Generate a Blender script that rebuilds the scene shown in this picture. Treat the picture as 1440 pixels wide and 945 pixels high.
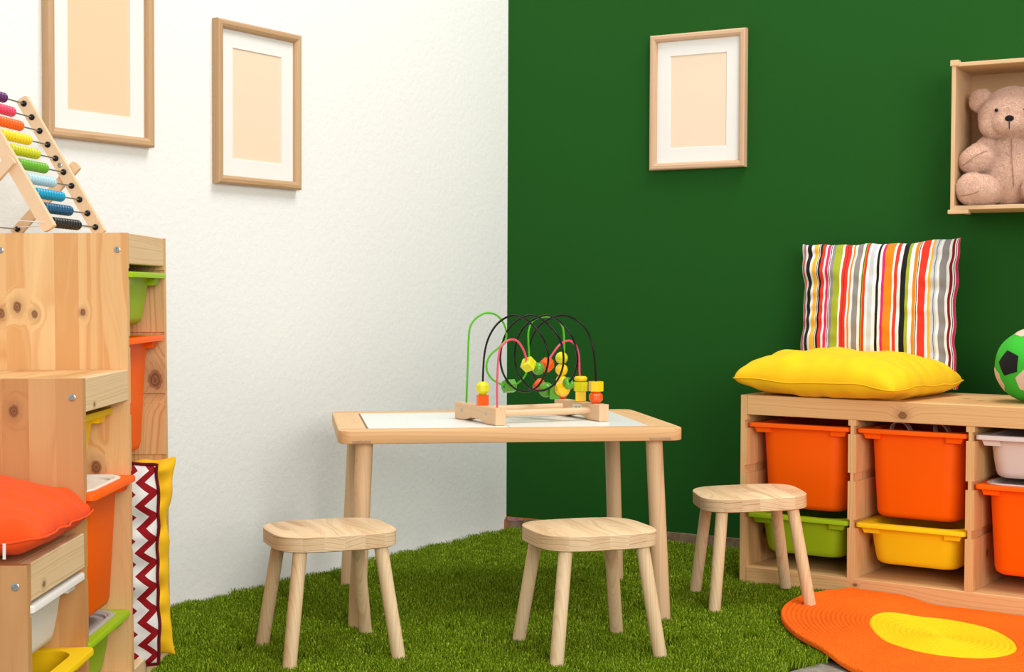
import bpy, bmesh, math, random
from math import sin, cos, pi, sqrt, radians
from mathutils import Vector, Matrix, noise, Quaternion

for o in list(bpy.data.objects): bpy.data.objects.remove(o)
SC = bpy.context.scene
COL = SC.collection

# ------------------------------------------------------------------ camera
F_PX, TH, ROLL, CAM_H = 2092.3, 0.0293, 0.004, 0.803
cam_d = bpy.data.cameras.new('camera'); cam_d.sensor_width = 36; cam_d.lens = F_PX / 1440 * 36
cam_d.clip_start = 0.05
cam = bpy.data.objects.new('camera', cam_d); COL.objects.link(cam)
_F = Vector((0, cos(TH), -sin(TH))); _U = Vector((0, sin(TH), cos(TH))); _X = Vector((1, 0, 0))
_r = _X * cos(ROLL) + _U * sin(ROLL); _u = -_X * sin(ROLL) + _U * cos(ROLL)
cam.matrix_world = Matrix(((_r.x, _u.x, -_F.x, 0), (_r.y, _u.y, -_F.y, 0), (_r.z, _u.z, -_F.z, CAM_H), (0, 0, 0, 1)))
SC.camera = cam

# ------------------------------------------------------------------ light and exposure
w = bpy.data.worlds.new('studio_light'); SC.world = w; w.use_nodes = True
bg = w.node_tree.nodes['Background']; bg.inputs[0].default_value = (1.0, 0.985, 0.96, 1); bg.inputs[1].default_value = 0.70

def area(name, loc, target, sx, sy, power, col=(1, 1, 1)):
    d = bpy.data.lights.new(name, 'AREA'); d.shape = 'RECTANGLE'; d.size = sx; d.size_y = sy; d.energy = power; d.color = col
    o = bpy.data.objects.new(name, d); COL.objects.link(o); o.location = loc
    o.rotation_euler = (Vector(target) - Vector(loc)).to_track_quat('-Z', 'Y').to_euler()
    return o
area('softbox_right', (1.3, 3.1, 4.3), (-0.1, 4.0, 0.2), 1.6, 1.6, 112, (1, 0.985, 0.96))
area('softbox_front', (1.7, -2.2, 2.0), (-0.1, 4.5, 0.6), 2.8, 2.0, 165, (1, 0.985, 0.96))
SC.view_settings.view_transform = 'Standard'; SC.view_settings.look = 'None'
SC.view_settings.exposure = 0.0; SC.view_settings.gamma = 1.0; SC.view_settings.use_curve_mapping = False

# ------------------------------------------------------------------ room geometry constants
CX, CY = -0.0168, 5.0254
LA, RA = -2.1502, -0.5258
LD = Vector((cos(LA), sin(LA), 0)); LN = Vector((-sin(LA), cos(LA), 0))   # left wall direction and inward normal
RD = Vector((cos(RA), sin(RA), 0)); RN = Vector((sin(RA), -cos(RA), 0))
C0 = Vector((CX, CY, 0))
if LN.dot(-C0) < 0: LN = -LN
if RN.dot(-C0) < 0: RN = -RN
def Lp(s, z, off=0): return C0 + LD * s + LN * off + Vector((0, 0, z))
def Rp(s, z, off=0): return C0 + RD * s + RN * off + Vector((0, 0, z))
def lin(c): return tuple(((x / 255) / 12.92 if x / 255 <= 0.04045 else ((x / 255 + 0.055) / 1.055) ** 2.4) for x in c)

# ------------------------------------------------------------------ node helper
class NT:
    def __init__(s, name):
        s.m = bpy.data.materials.new(name); s.m.use_nodes = True; s.t = s.m.node_tree
        s.b = s.t.nodes['Principled BSDF']
    def n(s, typ, **kw):
        nd = s.t.nodes.new(typ)
        for k, v in kw.items(): setattr(nd, k, v)
        return nd
    def l(s, a, b): s.t.links.new(a, b)
    def setin(s, sock, v):
        if hasattr(v, 'links') or hasattr(v, 'is_output'): s.l(v, sock)
        else: sock.default_value = v
    def math(s, op, a, b=None, c=None, clamp=False):
        nd = s.n('ShaderNodeMath', operation=op); nd.use_clamp = clamp
        s.setin(nd.inputs[0], a)
        if b is not None: s.setin(nd.inputs[1], b)
        if c is not None: s.setin(nd.inputs[2], c)
        return nd.outputs[0]
    def mix(s, f, a, b, blend='MIX'):
        nd = s.n('ShaderNodeMix', data_type='RGBA', blend_type=blend)
        s.setin(nd.inputs[0], f); s.setin(nd.inputs[6], a if hasattr(a, 'links') else (*a, 1)); s.setin(nd.inputs[7], b if hasattr(b, 'links') else (*b, 1))
        return nd.outputs[2]
    def noise(s, vec, scale, detail=2, rough=0.5, dims='3D', w=None):
        nd = s.n('ShaderNodeTexNoise', noise_dimensions=dims)
        if vec is not None: s.l(vec, nd.inputs['Vector'])
        if w is not None: s.setin(nd.inputs['W'], w)
        nd.inputs['Scale'].default_value = scale; nd.inputs['Detail'].default_value = detail; nd.inputs['Roughness'].default_value = rough
        return nd.outputs[0]
    def comb(s, x, y, z):
        nd = s.n('ShaderNodeCombineXYZ')
        for i, v in enumerate((x, y, z)): s.setin(nd.inputs[i], v)
        return nd.outputs[0]
    def smooth(s, v, a, b, lo=0.0, hi=1.0):
        nd = s.n('ShaderNodeMapRange', interpolation_type='SMOOTHSTEP')
        s.setin(nd.inputs[0], v); nd.inputs[1].default_value = a; nd.inputs[2].default_value = b; nd.inputs[3].default_value = lo; nd.inputs[4].default_value = hi
        return nd.outputs[0]
    def bump(s, h, strength=0.2, dist=0.001):
        nd = s.n('ShaderNodeBump'); nd.inputs['Strength'].default_value = strength; nd.inputs['Distance'].default_value = dist
        s.l(h, nd.inputs['Height']); s.l(nd.outputs[0], s.b.inputs['Normal'])
    def out(s, col=None, rough=0.5, spec=0.5):
        if col is not None: s.setin(s.b.inputs['Base Color'], col if hasattr(col, 'links') else (*col, 1))
        s.setin(s.b.inputs['Roughness'], rough); s.b.inputs['Specular IOR Level'].default_value = spec
        return s.m

_wood = {}
def wood(grain='X', light=(0.80, 0.55, 0.31), dark=(0.60, 0.34, 0.15), stave=0.0, stave_axis='Y', knots=(), contrast=1.0, ring=230, key='', tone=0.35, rough=0.5):
    k = (grain, light, dark, stave, stave_axis, tuple(knots), contrast, ring, key, tone)
    if k in _wood: return _wood[k]
    N = NT('wood_' + grain.lower())
    tc = N.n('ShaderNodeTexCoord'); oi = N.n('ShaderNodeObjectInfo')
    sep = N.n('ShaderNodeSeparateXYZ'); N.l(tc.outputs['Object'], sep.inputs[0])
    ax = {'X': sep.outputs[0], 'Y': sep.outputs[1], 'Z': sep.outputs[2]}
    rest = [a for a in 'XYZ' if a != grain]
    if stave_axis in rest and stave_axis != rest[0]: rest.reverse()
    g0, u0, v0 = ax[grain], ax[rest[0]], ax[rest[1]]
    rnd = oi.outputs['Random']
    if stave > 0:
        q = N.math('DIVIDE', u0, stave); idx = N.math('FLOOR', q)
        wn = N.n('ShaderNodeTexWhiteNoise', noise_dimensions='1D'); N.l(N.math('MULTIPLY_ADD', rnd, 91.7, idx), wn.inputs['W'])
        uu = N.math('MULTIPLY', N.math('SUBTRACT', N.math('FRACT', q), 0.5), stave)
        wsp = N.n('ShaderNodeSeparateColor'); N.l(wn.outputs['Color'], wsp.inputs[0]); r1, r2, r3 = wsp.outputs
        uc = N.math('ADD', uu, N.math('MULTIPLY', N.math('SUBTRACT', r1, 0.5), stave * 2.2))
        gofs = N.math('MULTIPLY', r1, 17.0)
    else:
        wn = N.n('ShaderNodeTexWhiteNoise', noise_dimensions='1D'); N.l(N.math('MULTIPLY', rnd, 91.7), wn.inputs['W'])
        wsp = N.n('ShaderNodeSeparateColor'); N.l(wn.outputs['Color'], wsp.inputs[0]); r1, r2, r3 = wsp.outputs
        uc = N.math('ADD', u0, N.math('MULTIPLY', N.math('SUBTRACT', r1, 0.5), 0.06))
        gofs = N.math('MULTIPLY', r1, 17.0)
    vc = N.math('ADD', v0, N.math('MULTIPLY_ADD', r2, 0.05, 0.018))
    g = N.math('ADD', g0, gofs)
    warp = N.noise(N.comb(N.math('MULTIPLY', g, 2.2), N.math('MULTIPLY', u0, 7.0), N.math('MULTIPLY', v0, 7.0)), 1.0, 1.5)
    rad = N.math('SQRT', N.math('ADD', N.math('MULTIPLY', uc, uc), N.math('MULTIPLY', vc, vc)))
    rad = N.math('MULTIPLY_ADD', warp, 0.030, rad)
    kmask = None
    for (kg, ku, kr) in knots:
        dg = N.math('DIVIDE', N.math('SUBTRACT', g0, kg), kr * 1.35); du = N.math('DIVIDE', N.math('SUBTRACT', u0, ku), kr)
        d = N.math('SQRT', N.math('ADD', N.math('MULTIPLY', dg, dg), N.math('MULTIPLY', du, du)))
        d = N.math('ADD', d, N.math('MULTIPLY', N.math('SUBTRACT', N.noise(tc.outputs['Object'], 90.0, 1), 0.5), 0.5))
        rad = N.math('MULTIPLY_ADD', N.smooth(d, 0.0, 4.0, 1.0, 0.0), kr * 1.5, rad)
        m = N.smooth(d, 0.8, 1.15, 1.0, 0.0)
        m = N.math('MULTIPLY', m, N.math('MULTIPLY_ADD', N.math('SINE', N.math('MULTIPLY', d, 14.0)), 0.12, 0.84))
        halo = N.smooth(d, 1.0, 2.6, 0.28, 0.0)
        m = N.math('MAXIMUM', m, halo)
        kmask = m if kmask is None else N.math('MAXIMUM', kmask, m)
    rn = N.noise(None, 1.0, 2.0, 0.6, '1D', N.math('MULTIPLY', rad, ring))
    rn2 = N.smooth(rn, 0.42, 0.74)
    fine = N.noise(N.comb(N.math('MULTIPLY', g, 9.0), N.math('MULTIPLY', u0, 620.0), N.math('MULTIPLY', v0, 620.0)), 1.0, 2)
    broad = N.noise(N.comb(N.math('MULTIPLY', g, 1.1), N.math('MULTIPLY', u0, 22.0), N.math('MULTIPLY', v0, 22.0)), 1.0, 2)
    f = N.math('MULTIPLY', rn2, 0.50 * contrast)
    f = N.math('MULTIPLY_ADD', N.math('SUBTRACT', fine, 0.45), 0.35 * contrast, f)
    f = N.math('MULTIPLY_ADD', N.math('SUBTRACT', broad, 0.42), 0.55 * contrast, f)
    f = N.math('MULTIPLY_ADD', r3, tone, f, clamp=True)
    col = N.mix(f, light, dark)
    if kmask is not None: col = N.mix(kmask, col, (0.17, 0.055, 0.02))
    N.bump(fine, 0.12, 0.0006)
    _wood[k] = N.out(col, rough, 0.35); return _wood[k]

PINE_L, PINE_D = (0.80, 0.51, 0.235), (0.56, 0.26, 0.085)
FURN_L, FURN_D = (0.82, 0.55, 0.29), (0.66, 0.37, 0.15)
STOOL_L, STOOL_D = (0.86, 0.65, 0.40), (0.62, 0.37, 0.16)
OAK_L, OAK_D = (0.60, 0.39, 0.22), (0.43, 0.25, 0.12)
pineX = wood('X', PINE_L, PINE_D); pineY = wood('Y', PINE_L, PINE_D); pineZ = wood('Z', PINE_L, PINE_D)

_pl = {}
def plastic(name, c, rough=0.45, spec=0.16, sss=0.0):
    if name in _pl: return _pl[name]
    N = NT('plastic_' + name); tc = N.n('ShaderNodeTexCoord')
    nz = N.noise(tc.outputs['Object'], 900, 1); N.bump(nz, 0.04, 0.0004)
    m = N.out(c, rough, spec); _pl[name] = m; return m
ORANGE = plastic('orange', (0.98, 0.125, 0.0)); YELLOW = plastic('yellow', (0.93, 0.60, 0.008)); GREEN = plastic('green', (0.33, 0.52, 0.010))
WHITE = plastic('white', (0.80, 0.76, 0.70)); GREY = plastic('grey', (0.42, 0.40, 0.36)); PINKW = plastic('pale_lilac', (0.74, 0.635, 0.60))
BLACK = plastic('black', (0.012, 0.011, 0.012), 0.25); METAL = plastic('metal', (0.45, 0.46, 0.45), 0.25)
METAL.node_tree.nodes['Principled BSDF'].inputs['Metallic'].default_value = 0.9
GAP_SHADE = plastic('dark', (0.03, 0.02, 0.015), 0.8)

def fabric(name, c, bump=0.25, scale=900, spec=0.2, var=0.12):
    N = NT('fabric_' + name); tc = N.n('ShaderNodeTexCoord')
    nz = N.noise(tc.outputs['Object'], scale, 2); n2 = N.noise(tc.outputs['Object'], 18, 3)
    col = N.mix(N.math('MULTIPLY', n2, var * 2), c, tuple(x * 0.72 for x in c))
    N.bump(nz, bump, 0.0006); N.b.inputs['Sheen Weight'].default_value = 0.03
    return N.out(col, 0.85, spec)

# ------------------------------------------------------------------ mesh helpers
def link(name, me, mat, parent=None, M=None):
    o = bpy.data.objects.new(name, me); COL.objects.link(o)
    if mat is not None and not me.materials: me.materials.append(mat)
    if parent is not None: o.parent = parent
    if M is not None: o.matrix_local = M
    return o
def fin(name, bm, mat, parent=None, smooth=False, M=None, angle=None):
    bmesh.ops.recalc_face_normals(bm, faces=bm.faces)
    me = bpy.data.meshes.new(name); bm.to_mesh(me); bm.free()
    if smooth:
        for p in me.polygons: p.use_smooth = True
        if angle: me.set_sharp_from_angle(angle=radians(angle))
    return link(name, me, mat, parent, M)
def empty(name, M):
    o = bpy.data.objects.new(name, None); COL.objects.link(o); o.matrix_world = M; o.empty_display_size = 0.05; return o
def tag(o, label=None, cat=None, group=None, kind=None):
    if label: o['label'] = label
    if cat: o['category'] = cat
    if group: o['group'] = group
    if kind: o['kind'] = kind
    return o
def pose(x, y, z=0.0, a=0.0): return Matrix.Translation((x, y, z)) @ Matrix.Rotation(a, 4, 'Z')
def bm_box(bm, a, b, bev=0.0, seg=2):
    r = bmesh.ops.create_cube(bm, size=1.0); vs = r['verts']
    c = [(a[i] + b[i]) / 2 for i in range(3)]; s = [abs(b[i] - a[i]) for i in range(3)]
    for v in vs: v.co = Vector([v.co[i] * s[i] + c[i] for i in range(3)])
    if bev > 0:
        es = list({e for v in vs for e in v.link_edges})
        bmesh.ops.bevel(bm, geom=es, offset=bev, segments=seg, affect='EDGES', profile=0.5)
def box(name, a, b, mat, parent=None, bev=0.0015, seg=1, M=None):
    bm = bmesh.new(); bm_box(bm, a, b, bev, seg); return fin(name, bm, mat, parent, False, M)
def loft(bm, rings, cap0=True, cap1=True, closed=True):
    rv = [[bm.verts.new(p) for p in r] for r in rings]
    n = len(rings[0])
    for i in range(len(rv) - 1):
        for j in range(n if closed else n - 1):
            k = (j + 1) % n
            bm.faces.new((rv[i][j], rv[i][k], rv[i + 1][k], rv[i + 1][j]))
    if cap0: bm.faces.new(list(reversed(rv[0])))
    if cap1: bm.faces.new(rv[-1])
    return rv
def rrect(w, d, r, n=6, cx=0, cy=0):
    pts = []
    for qx, qy, a0 in ((1, 1, 0), (-1, 1, pi / 2), (-1, -1, pi), (1, -1, 3 * pi / 2)):
        for i in range(n + 1):
            a = a0 + i / n * pi / 2
            pts.append((cx + qx * (w / 2 - r) + r * cos(a), cy + qy * (d / 2 - r) + r * sin(a)))
    return pts
def sweep(bm, pts, r, seg=10, caps=True):
    pts = [Vector(p) for p in pts]; n = len(pts)
    rad = r if isinstance(r, (list, tuple)) else [r] * n
    T = [(pts[min(i + 1, n - 1)] - pts[max(i - 1, 0)]).normalized() for i in range(n)]
    N0 = T[0].orthogonal().normalized(); rings = []
    for i in range(n):
        if i: N0 = (T[i - 1].rotation_difference(T[i])) @ N0
        B = T[i].cross(N0)
        rings.append([pts[i] + (N0 * cos(2 * pi * k / seg) + B * sin(2 * pi * k / seg)) * rad[i] for k in range(seg)])
    loft(bm, rings, caps, caps)
def tube(name, pts, r, mat, parent=None, seg=10, smooth=True):
    bm = bmesh.new(); sweep(bm, pts, r, seg); return fin(name, bm, mat, parent, smooth, angle=50)
def lathe_bm(bm, prof, seg=20, M=Matrix()):
    rings = [[M @ Vector((r * cos(2 * pi * k / seg), r * sin(2 * pi * k / seg), z)) for k in range(seg)] for r, z in prof]
    loft(bm, rings)
def catmull(P, sub=8):
    P = [Vector(p) for p in P]; out = []
    for i in range(len(P) - 1):
        p0 = P[max(i - 1, 0)]; p1 = P[i]; p2 = P[i + 1]; p3 = P[min(i + 2, len(P) - 1)]
        for k in range(sub):
            t = k / sub
            out.append(0.5 * ((2 * p1) + (p2 - p0) * t + (2 * p0 - 5 * p1 + 4 * p2 - p3) * t * t + (3 * p1 - p0 - 3 * p2 + p3) * t ** 3))
    out.append(P[-1]); return out
def poly_prism(name, pts2, z0, z1, mat, parent=None, bev=0, plane='XY', smooth=False, seg=2):
    bm = bmesh.new()
    f = {'XY': lambda a, b, c: (a, b, c), 'XZ': lambda a, b, c: (a, c, b), 'YZ': lambda a, b, c: (c, a, b)}[plane]
    loft(bm, [[f(x, y, z0) for x, y in pts2], [f(x, y, z1) for x, y in pts2]])
    if bev:
        bm.normal_update()
        es = [e for e in bm.edges if len(e.link_faces) == 2 and (len(e.link_faces[0].verts) > 4 or len(e.link_faces[1].verts) > 4)]
        bmesh.ops.bevel(bm, geom=es, offset=bev, segments=seg, affect='EDGES', profile=0.5)
    return fin(name, bm, mat, parent, smooth, angle=35)
def screw(parent, loc, axis='X', r=0.0065):
    bm = bmesh.new()
    R = {'X': Matrix.Rotation(pi / 2, 4, 'Y'), 'Y': Matrix.Rotation(pi / 2, 4, 'X'), 'Z': Matrix()}[axis]
    lathe_bm(bm, [(r, -0.0004), (r, 0.0008), (r * 0.8, 0.0015), (r * 0.45, 0.0012), (r * 0.35, 0.0)], 16, Matrix.Translation(loc) @ R)
    return fin('screw', bm, METAL, parent, True, angle=40)

# ================================================================== SETTING
def wall_mat(name, c, c2, bump=0.35, sc=(70, 260)):
    N = NT(name); tc = N.n('ShaderNodeTexCoord')
    a = N.noise(tc.outputs['Object'], sc[0], 3); b = N.noise(tc.outputs['Object'], sc[1], 2); big = N.noise(tc.outputs['Object'], 1.3, 2)
    N.bump(N.math('MULTIPLY_ADD', b, 0.4, a), bump, 0.002)
    return N.out(N.mix(big, c, c2), 0.8, 0.2)
WALL_W = wall_mat('white_plaster', (0.86, 0.865, 0.825), (0.83, 0.84, 0.81), 0.6, (60, 220))
WALL_G = wall_mat('green_paint', (0.0088, 0.086, 0.0068), (0.0080, 0.078, 0.0062), 0.10, (30, 200))
def slab(name, P, D, Nn, s0, s1, z0, z1, t, mat):
    bm = bmesh.new(); out = [P(s0, z0, 0), P(s1, z0, 0), P(s1, z1, 0), P(s0, z1, 0)]
    bk = [p - Nn * t for p in out]
    loft(bm, [out, bk]); return tag(fin(name, bm, mat), kind='structure')
slab('wall_left', Lp, LD, LN, 0.0, 4.2, 0.0, 2.7, 0.1, WALL_W)
slab('wall_right', Rp, RD, RN, 0.0, 3.6, 0.0, 2.7, 0.1, WALL_G)
Nf = NT('concrete_floor'); tc = Nf.n('ShaderNodeTexCoord'); a = Nf.noise(tc.outputs['Object'], 9, 5, 0.65); b = Nf.noise(tc.outputs['Object'], 120, 3)
Nf.bump(Nf.math('ADD', a, b), 0.3, 0.002)
FLOOR = Nf.out(Nf.mix(Nf.smooth(a, 0.35, 0.68), (0.24, 0.20, 0.16), (0.46, 0.41, 0.35)), 0.7, 0.3)
tag(box('floor', (-4.2, -0.6, -0.06), (4.2, 5.6, 0.0), FLOOR, bev=0), kind='structure')
# grimy strip at the foot of the green wall, with a thin bead of old orange paint near the corner
Nt = NT('old_skirting'); tc = Nt.n('ShaderNodeTexCoord'); a = Nt.noise(tc.outputs['Object'], 25, 4, 0.7)
TRIM = Nt.out(Nt.mix(Nt.smooth(a, 0.3, 0.75), (0.30, 0.22, 0.14), (0.16, 0.10, 0.06)), 0.7, 0.2)
def wallbox(name, P, s0, s1, z0, z1, o0, o1, mat):
    bm = bmesh.new(); loft(bm, [[P(s0, z0, o0), P(s1, z0, o0), P(s1, z0, o1), P(s0, z0, o1)], [P(s0, z1, o0), P(s1, z1, o0), P(s1, z1, o1), P(s0, z1, o1)]])
    return fin(name, bm, mat)
trim = tag(wallbox('trim_1', Rp, 0.004, 3.5, 0.0, 0.042, 0.0, 0.012, TRIM), kind='structure')
PEEL = plastic('peeled_lilac_paint', (0.42, 0.22, 0.25), 0.7)
OPAINT = plastic('orange_paint_residue', (0.55, 0.13, 0.02), 0.6)
o = wallbox('paint_bead', Rp, 0.004, 0.19, 0.042, 0.0438, 0.0, 0.009, OPAINT); o.parent = trim
o = wallbox('paint_bead', Rp, 0.001, 0.007, 0.0, 0.036, 0.011, 0.0145, OPAINT); o.parent = trim
for (s0, s1, zz) in ((0.012, 0.05, 0.033), (0.045, 0.072, 0.036)):
    o = wallbox('peeling_paint', Rp, s0, s1, zz, 0.0425, 0.012, 0.0135, PEEL); o.parent = trim

# ------------------------------------------------------------------ artificial grass carpet
BEN = (0.6255, 4.0533, -0.5899)
E1, E2 = Vector((1.039, 3.849, 0)), Vector((0.676, 3.216, 0))
def grass_material(base=False):
    N = NT('grass_blades'); at = N.n('ShaderNodeAttribute', attribute_name='blade_tone')
    tc = N.n('ShaderNodeNewGeometry'); big = N.noise(tc.outputs['Position'], 6.0, 3)
    rp = N.n('ShaderNodeValToRGB'); cr = rp.color_ramp
    cr.elements[0].position = 0.0; cr.elements[0].color = (0.055, 0.105, 0.001, 1)
    cr.elements[1].position = 1.0; cr.elements[1].color = (0.66, 0.72, 0.14, 1)
    e = cr.elements.new(0.45); e.color = (0.175, 0.285, 0.003, 1)
    e = cr.elements.new(0.8); e.color = (0.35, 0.49, 0.014, 1)
    N.l(at.outputs['Fac'], rp.inputs[0])
    col = N.mix(N.math('MULTIPLY', big, 0.35), rp.outputs[0], (0.14, 0.25, 0.003))
    m = N.out(col, 0.5, 0.12); N.b.inputs['Subsurface Weight'].default_value = 0.0
    return m
GRASS = grass_material()
GBASE = plastic('turf_backing', (0.02, 0.035, 0.003), 0.9, 0.1)
poly = [Lp(0.02, 0, 0.03) + RD * 0.02, Vector((1.262, 4.245, 0)), E1, E2, Vector((0.60, 3.145, 0)), Vector((0.30, 2.75, 0)), Vector((0.22, 2.25, 0)), Vector((-1.80, 2.25, 0)), Lp(3.2, 0, 0.03)]
bm = bmesh.new()
loft(bm, [[(p.x, p.y, 0.0003) for p in poly], [(p.x, p.y, 0.004) for p in poly]])
turf = fin('artificial_grass', bm, GBASE)
tag(turf, 'green artificial grass carpet covering the floor under the table and stools', 'grass', kind='stuff')
turf.data.materials.append(GRASS)
def turf_nodes():
    ng = bpy.data.node_groups.new('turf', 'GeometryNodeTree')
    ng.interface.new_socket('Geometry', in_out='INPUT', socket_type='NodeSocketGeometry'); ng.interface.new_socket('Geometry', in_out='OUTPUT', socket_type='NodeSocketGeometry')
    n = ng.nodes; L = ng.links.new
    gi = n.new('NodeGroupInput'); go = n.new('NodeGroupOutput')
    def rv(typ, lo, hi, seed):
        r = n.new('FunctionNodeRandomValue'); r.data_type = typ
        idx = {'FLOAT_VECTOR': (0, 1), 'FLOAT': (2, 3)}[typ]
        r.inputs[idx[0]].default_value = lo; r.inputs[idx[1]].default_value = hi; r.inputs['Seed'].default_value = seed
        return r.outputs[0] if typ == 'FLOAT_VECTOR' else r.outputs[1]
    # one bent blade
    qb = n.new('GeometryNodeCurveQuadraticBezier'); qb.inputs['Resolution'].default_value = 3
    qb.inputs['Start'].default_value = (0, 0, 0); qb.inputs['Middle'].default_value = (0.001, 0, 0.0105); qb.inputs['End'].default_value = (0.0055, 0, 0.0175)
    cl = n.new('GeometryNodeCurvePrimitiveLine'); cl.inputs['Start'].default_value = (-0.00052, 0, 0); cl.inputs['End'].default_value = (0.00052, 0, 0)
    cm = n.new('GeometryNodeCurveToMesh'); L(qb.outputs[0], cm.inputs['Curve']); L(cl.outputs[0], cm.inputs['Profile Curve'])
    # clump
    gr = n.new('GeometryNodeMeshGrid'); gr.inputs[0].default_value = 0.05; gr.inputs[1].default_value = 0.05; gr.inputs[2].default_value = 2; gr.inputs[3].default_value = 2
    dp = n.new('GeometryNodeDistributePointsOnFaces'); dp.inputs['Density'].default_value = 52000; L(gr.outputs[0], dp.inputs['Mesh'])
    ip = n.new('GeometryNodeInstanceOnPoints'); L(dp.outputs['Points'], ip.inputs['Points']); L(cm.outputs[0], ip.inputs['Instance'])
    L(rv('FLOAT_VECTOR', (-0.35, -0.35, 0), (0.35, 0.35, 6.283), 3), ip.inputs['Rotation'])
    L(rv('FLOAT', 0.68, 1.1, 5), ip.inputs['Scale'])
    st = n.new('GeometryNodeStoreNamedAttribute'); st.data_type = 'FLOAT'; st.domain = 'INSTANCE'; st.inputs['Name'].default_value = 'blade_tone'
    L(ip.outputs[0], st.inputs['Geometry']); L(rv('FLOAT', 0.0, 1.0, 9), st.inputs['Value'])
    rz = n.new('GeometryNodeRealizeInstances'); L(st.outputs[0], rz.inputs[0])
    sm = n.new('GeometryNodeSetMaterial'); sm.inputs['Material'].default_value = GRASS; L(rz.outputs[0], sm.inputs['Geometry'])
    # spread
    sep = n.new('GeometryNodeInputNormal'); sx = n.new('ShaderNodeSeparateXYZ'); L(sep.outputs[0], sx.inputs[0])
    cmp = n.new('FunctionNodeCompare'); cmp.data_type = 'FLOAT'; cmp.operation = 'GREATER_THAN'; L(sx.outputs[2], cmp.inputs[0]); cmp.inputs[1].default_value = 0.5
    d2 = n.new('GeometryNodeDistributePointsOnFaces'); d2.inputs['Density'].default_value = 1500; L(gi.outputs[0], d2.inputs['Mesh']); L(cmp.outputs[0], d2.inputs['Selection'])
    i2 = n.new('GeometryNodeInstanceOnPoints'); L(d2.outputs['Points'], i2.inputs['Points']); L(sm.outputs[0], i2.inputs['Instance'])
    L(rv('FLOAT_VECTOR', (-0.06, -0.06, 0), (0.06, 0.06, 6.283), 13), i2.inputs['Rotation'])
    L(rv('FLOAT', 0.85, 1.05, 15), i2.inputs['Scale'])
    jn = n.new('GeometryNodeJoinGeometry'); L(i2.outputs[0], jn.inputs[0]); L(gi.outputs[0], jn.inputs[0]); L(jn.outputs[0], go.inputs[0])
    md = turf.modifiers.new('turf', 'NODES'); md.node_group = ng
turf_nodes()

# ================================================================== STORAGE BINS
GROOVE = 0.013
def make_bin(depth_z, mat, label, M, pull=0.0):
    """local frame: x across (front seen from -y), y to the back, z=0 the rim's underside level; M places the rim centre-front"""
    t = empty('storage_bin', M)
    W, D = 0.290, 0.41; th = 0.011
    # rim: ring with rounded opening
    bm = bmesh.new(); n = 6
    o = rrect(W, D, 0.012, n, 0, D / 2); i = rrect(W - 0.052, D - 0.055, 0.045, n, 0, D / 2)
    rings = [[(x, y, 0) for x, y in o], [(x, y, th * 0.8) for x, y in o], [((x) * 0.992, D / 2 + (y - D / 2) * 0.994, th) for x, y in o], [(x * 1.01, D / 2 + (y - D / 2) * 1.01, th) for x, y in i], [(x, y, th * 0.7) for x, y in i], [(x, y, 0) for x, y in i]]
    rv = loft(bm, rings, False, False)
    for j in range(len(o)):
        k = (j + 1) % len(o); bm.faces.new((rv[-1][j], rv[-1][k], rv[0][k], rv[0][j]))
    fin('rim', bm, mat, t, True, angle=35)
    # tub: outer and inner skin
    H = depth_z - th; bm = bmesh.new()
    def R(w, d, r, z): return [(x, y, z) for x, y in rrect(w, d, r, n, 0, D / 2)]
    tw, td, bw, bd = W - 0.046, D - 0.048, W - 0.066, D - 0.075
    def at(f, z, inset=0.0, rr=0.045):
        return R(tw + (bw - tw) * f - 2 * inset, td + (bd - td) * f - 2 * inset, max(rr - inset, 0.01), z)
    rings = [at(0, 0.002), at(0.5, -H * 0.5), at(0.93, -H + 0.016), at(0.97, -H + 0.006, 0.003), at(1, -H, 0.012)]
    rings += [at(1, -H + 0.003, 0.014), at(0.95, -H + 0.012, 0.006), at(0.5, -H * 0.5, 0.0035), at(0, 0.002, 0.0035)]
    rv = loft(bm, rings, False, False)
    bm.faces.new(rv[4]); 
    bm.faces.new(rv[5])
    for j in range(len(o)):
        k = (j + 1) % len(o); bm.faces.new((rv[-1][j], rv[-1][k], rv[0][k], rv[0][j]))
    # remove the doubled strip between the two floors
    fin('tub', bm, mat, t, True, angle=60)
    for sx in (-1, 1):
        for (ya, yb) in ((0.012, 0.03), (D - 0.03, D - 0.012)):
            bm = bmesh.new(); x0, x1 = sx * 0.086, sx * 0.131
            loft(bm, [[(x0, ya, 0), (x1, ya, 0), (x1, yb, 0), (x0, yb, 0)], [(x0, ya + 0.002, -0.015), (x1 - sx * 0.006, ya + 0.002, -0.015), (x1 - sx * 0.006, yb, -0.015), (x0, yb, -0.015)]])
            fin('bracket', bm, mat, t)
    tag(t, label, 'bin'); return t
def make_lid(mat, label, M):
    bm = bmesh.new(); D = 0.41; n = 6
    def R(w, d, r, z): return [(x, y, z) for x, y in rrect(w, d, r, n, 0, D / 2)]
    rings = [R(0.262, 0.378, 0.05, 0.0114), R(0.262, 0.378, 0.05, 0.0135), R(0.258, 0.374, 0.048, 0.0145), R(0.244, 0.360, 0.052, 0.014), R(0.232, 0.348, 0.052, 0.0065), R(0.222, 0.338, 0.048, 0.0055)]
    loft(bm, rings, False, True)
    lo = [R(0.262, 0.378, 0.05, 0.0114), R(0.235, 0.351, 0.052, 0.0108), R(0.228, 0.344, 0.050, 0.003)]
    loft(bm, lo, False, True)
    o = fin('bin_lid', bm, mat, None, True, M, 40); return tag(o, label, 'lid')

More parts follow.
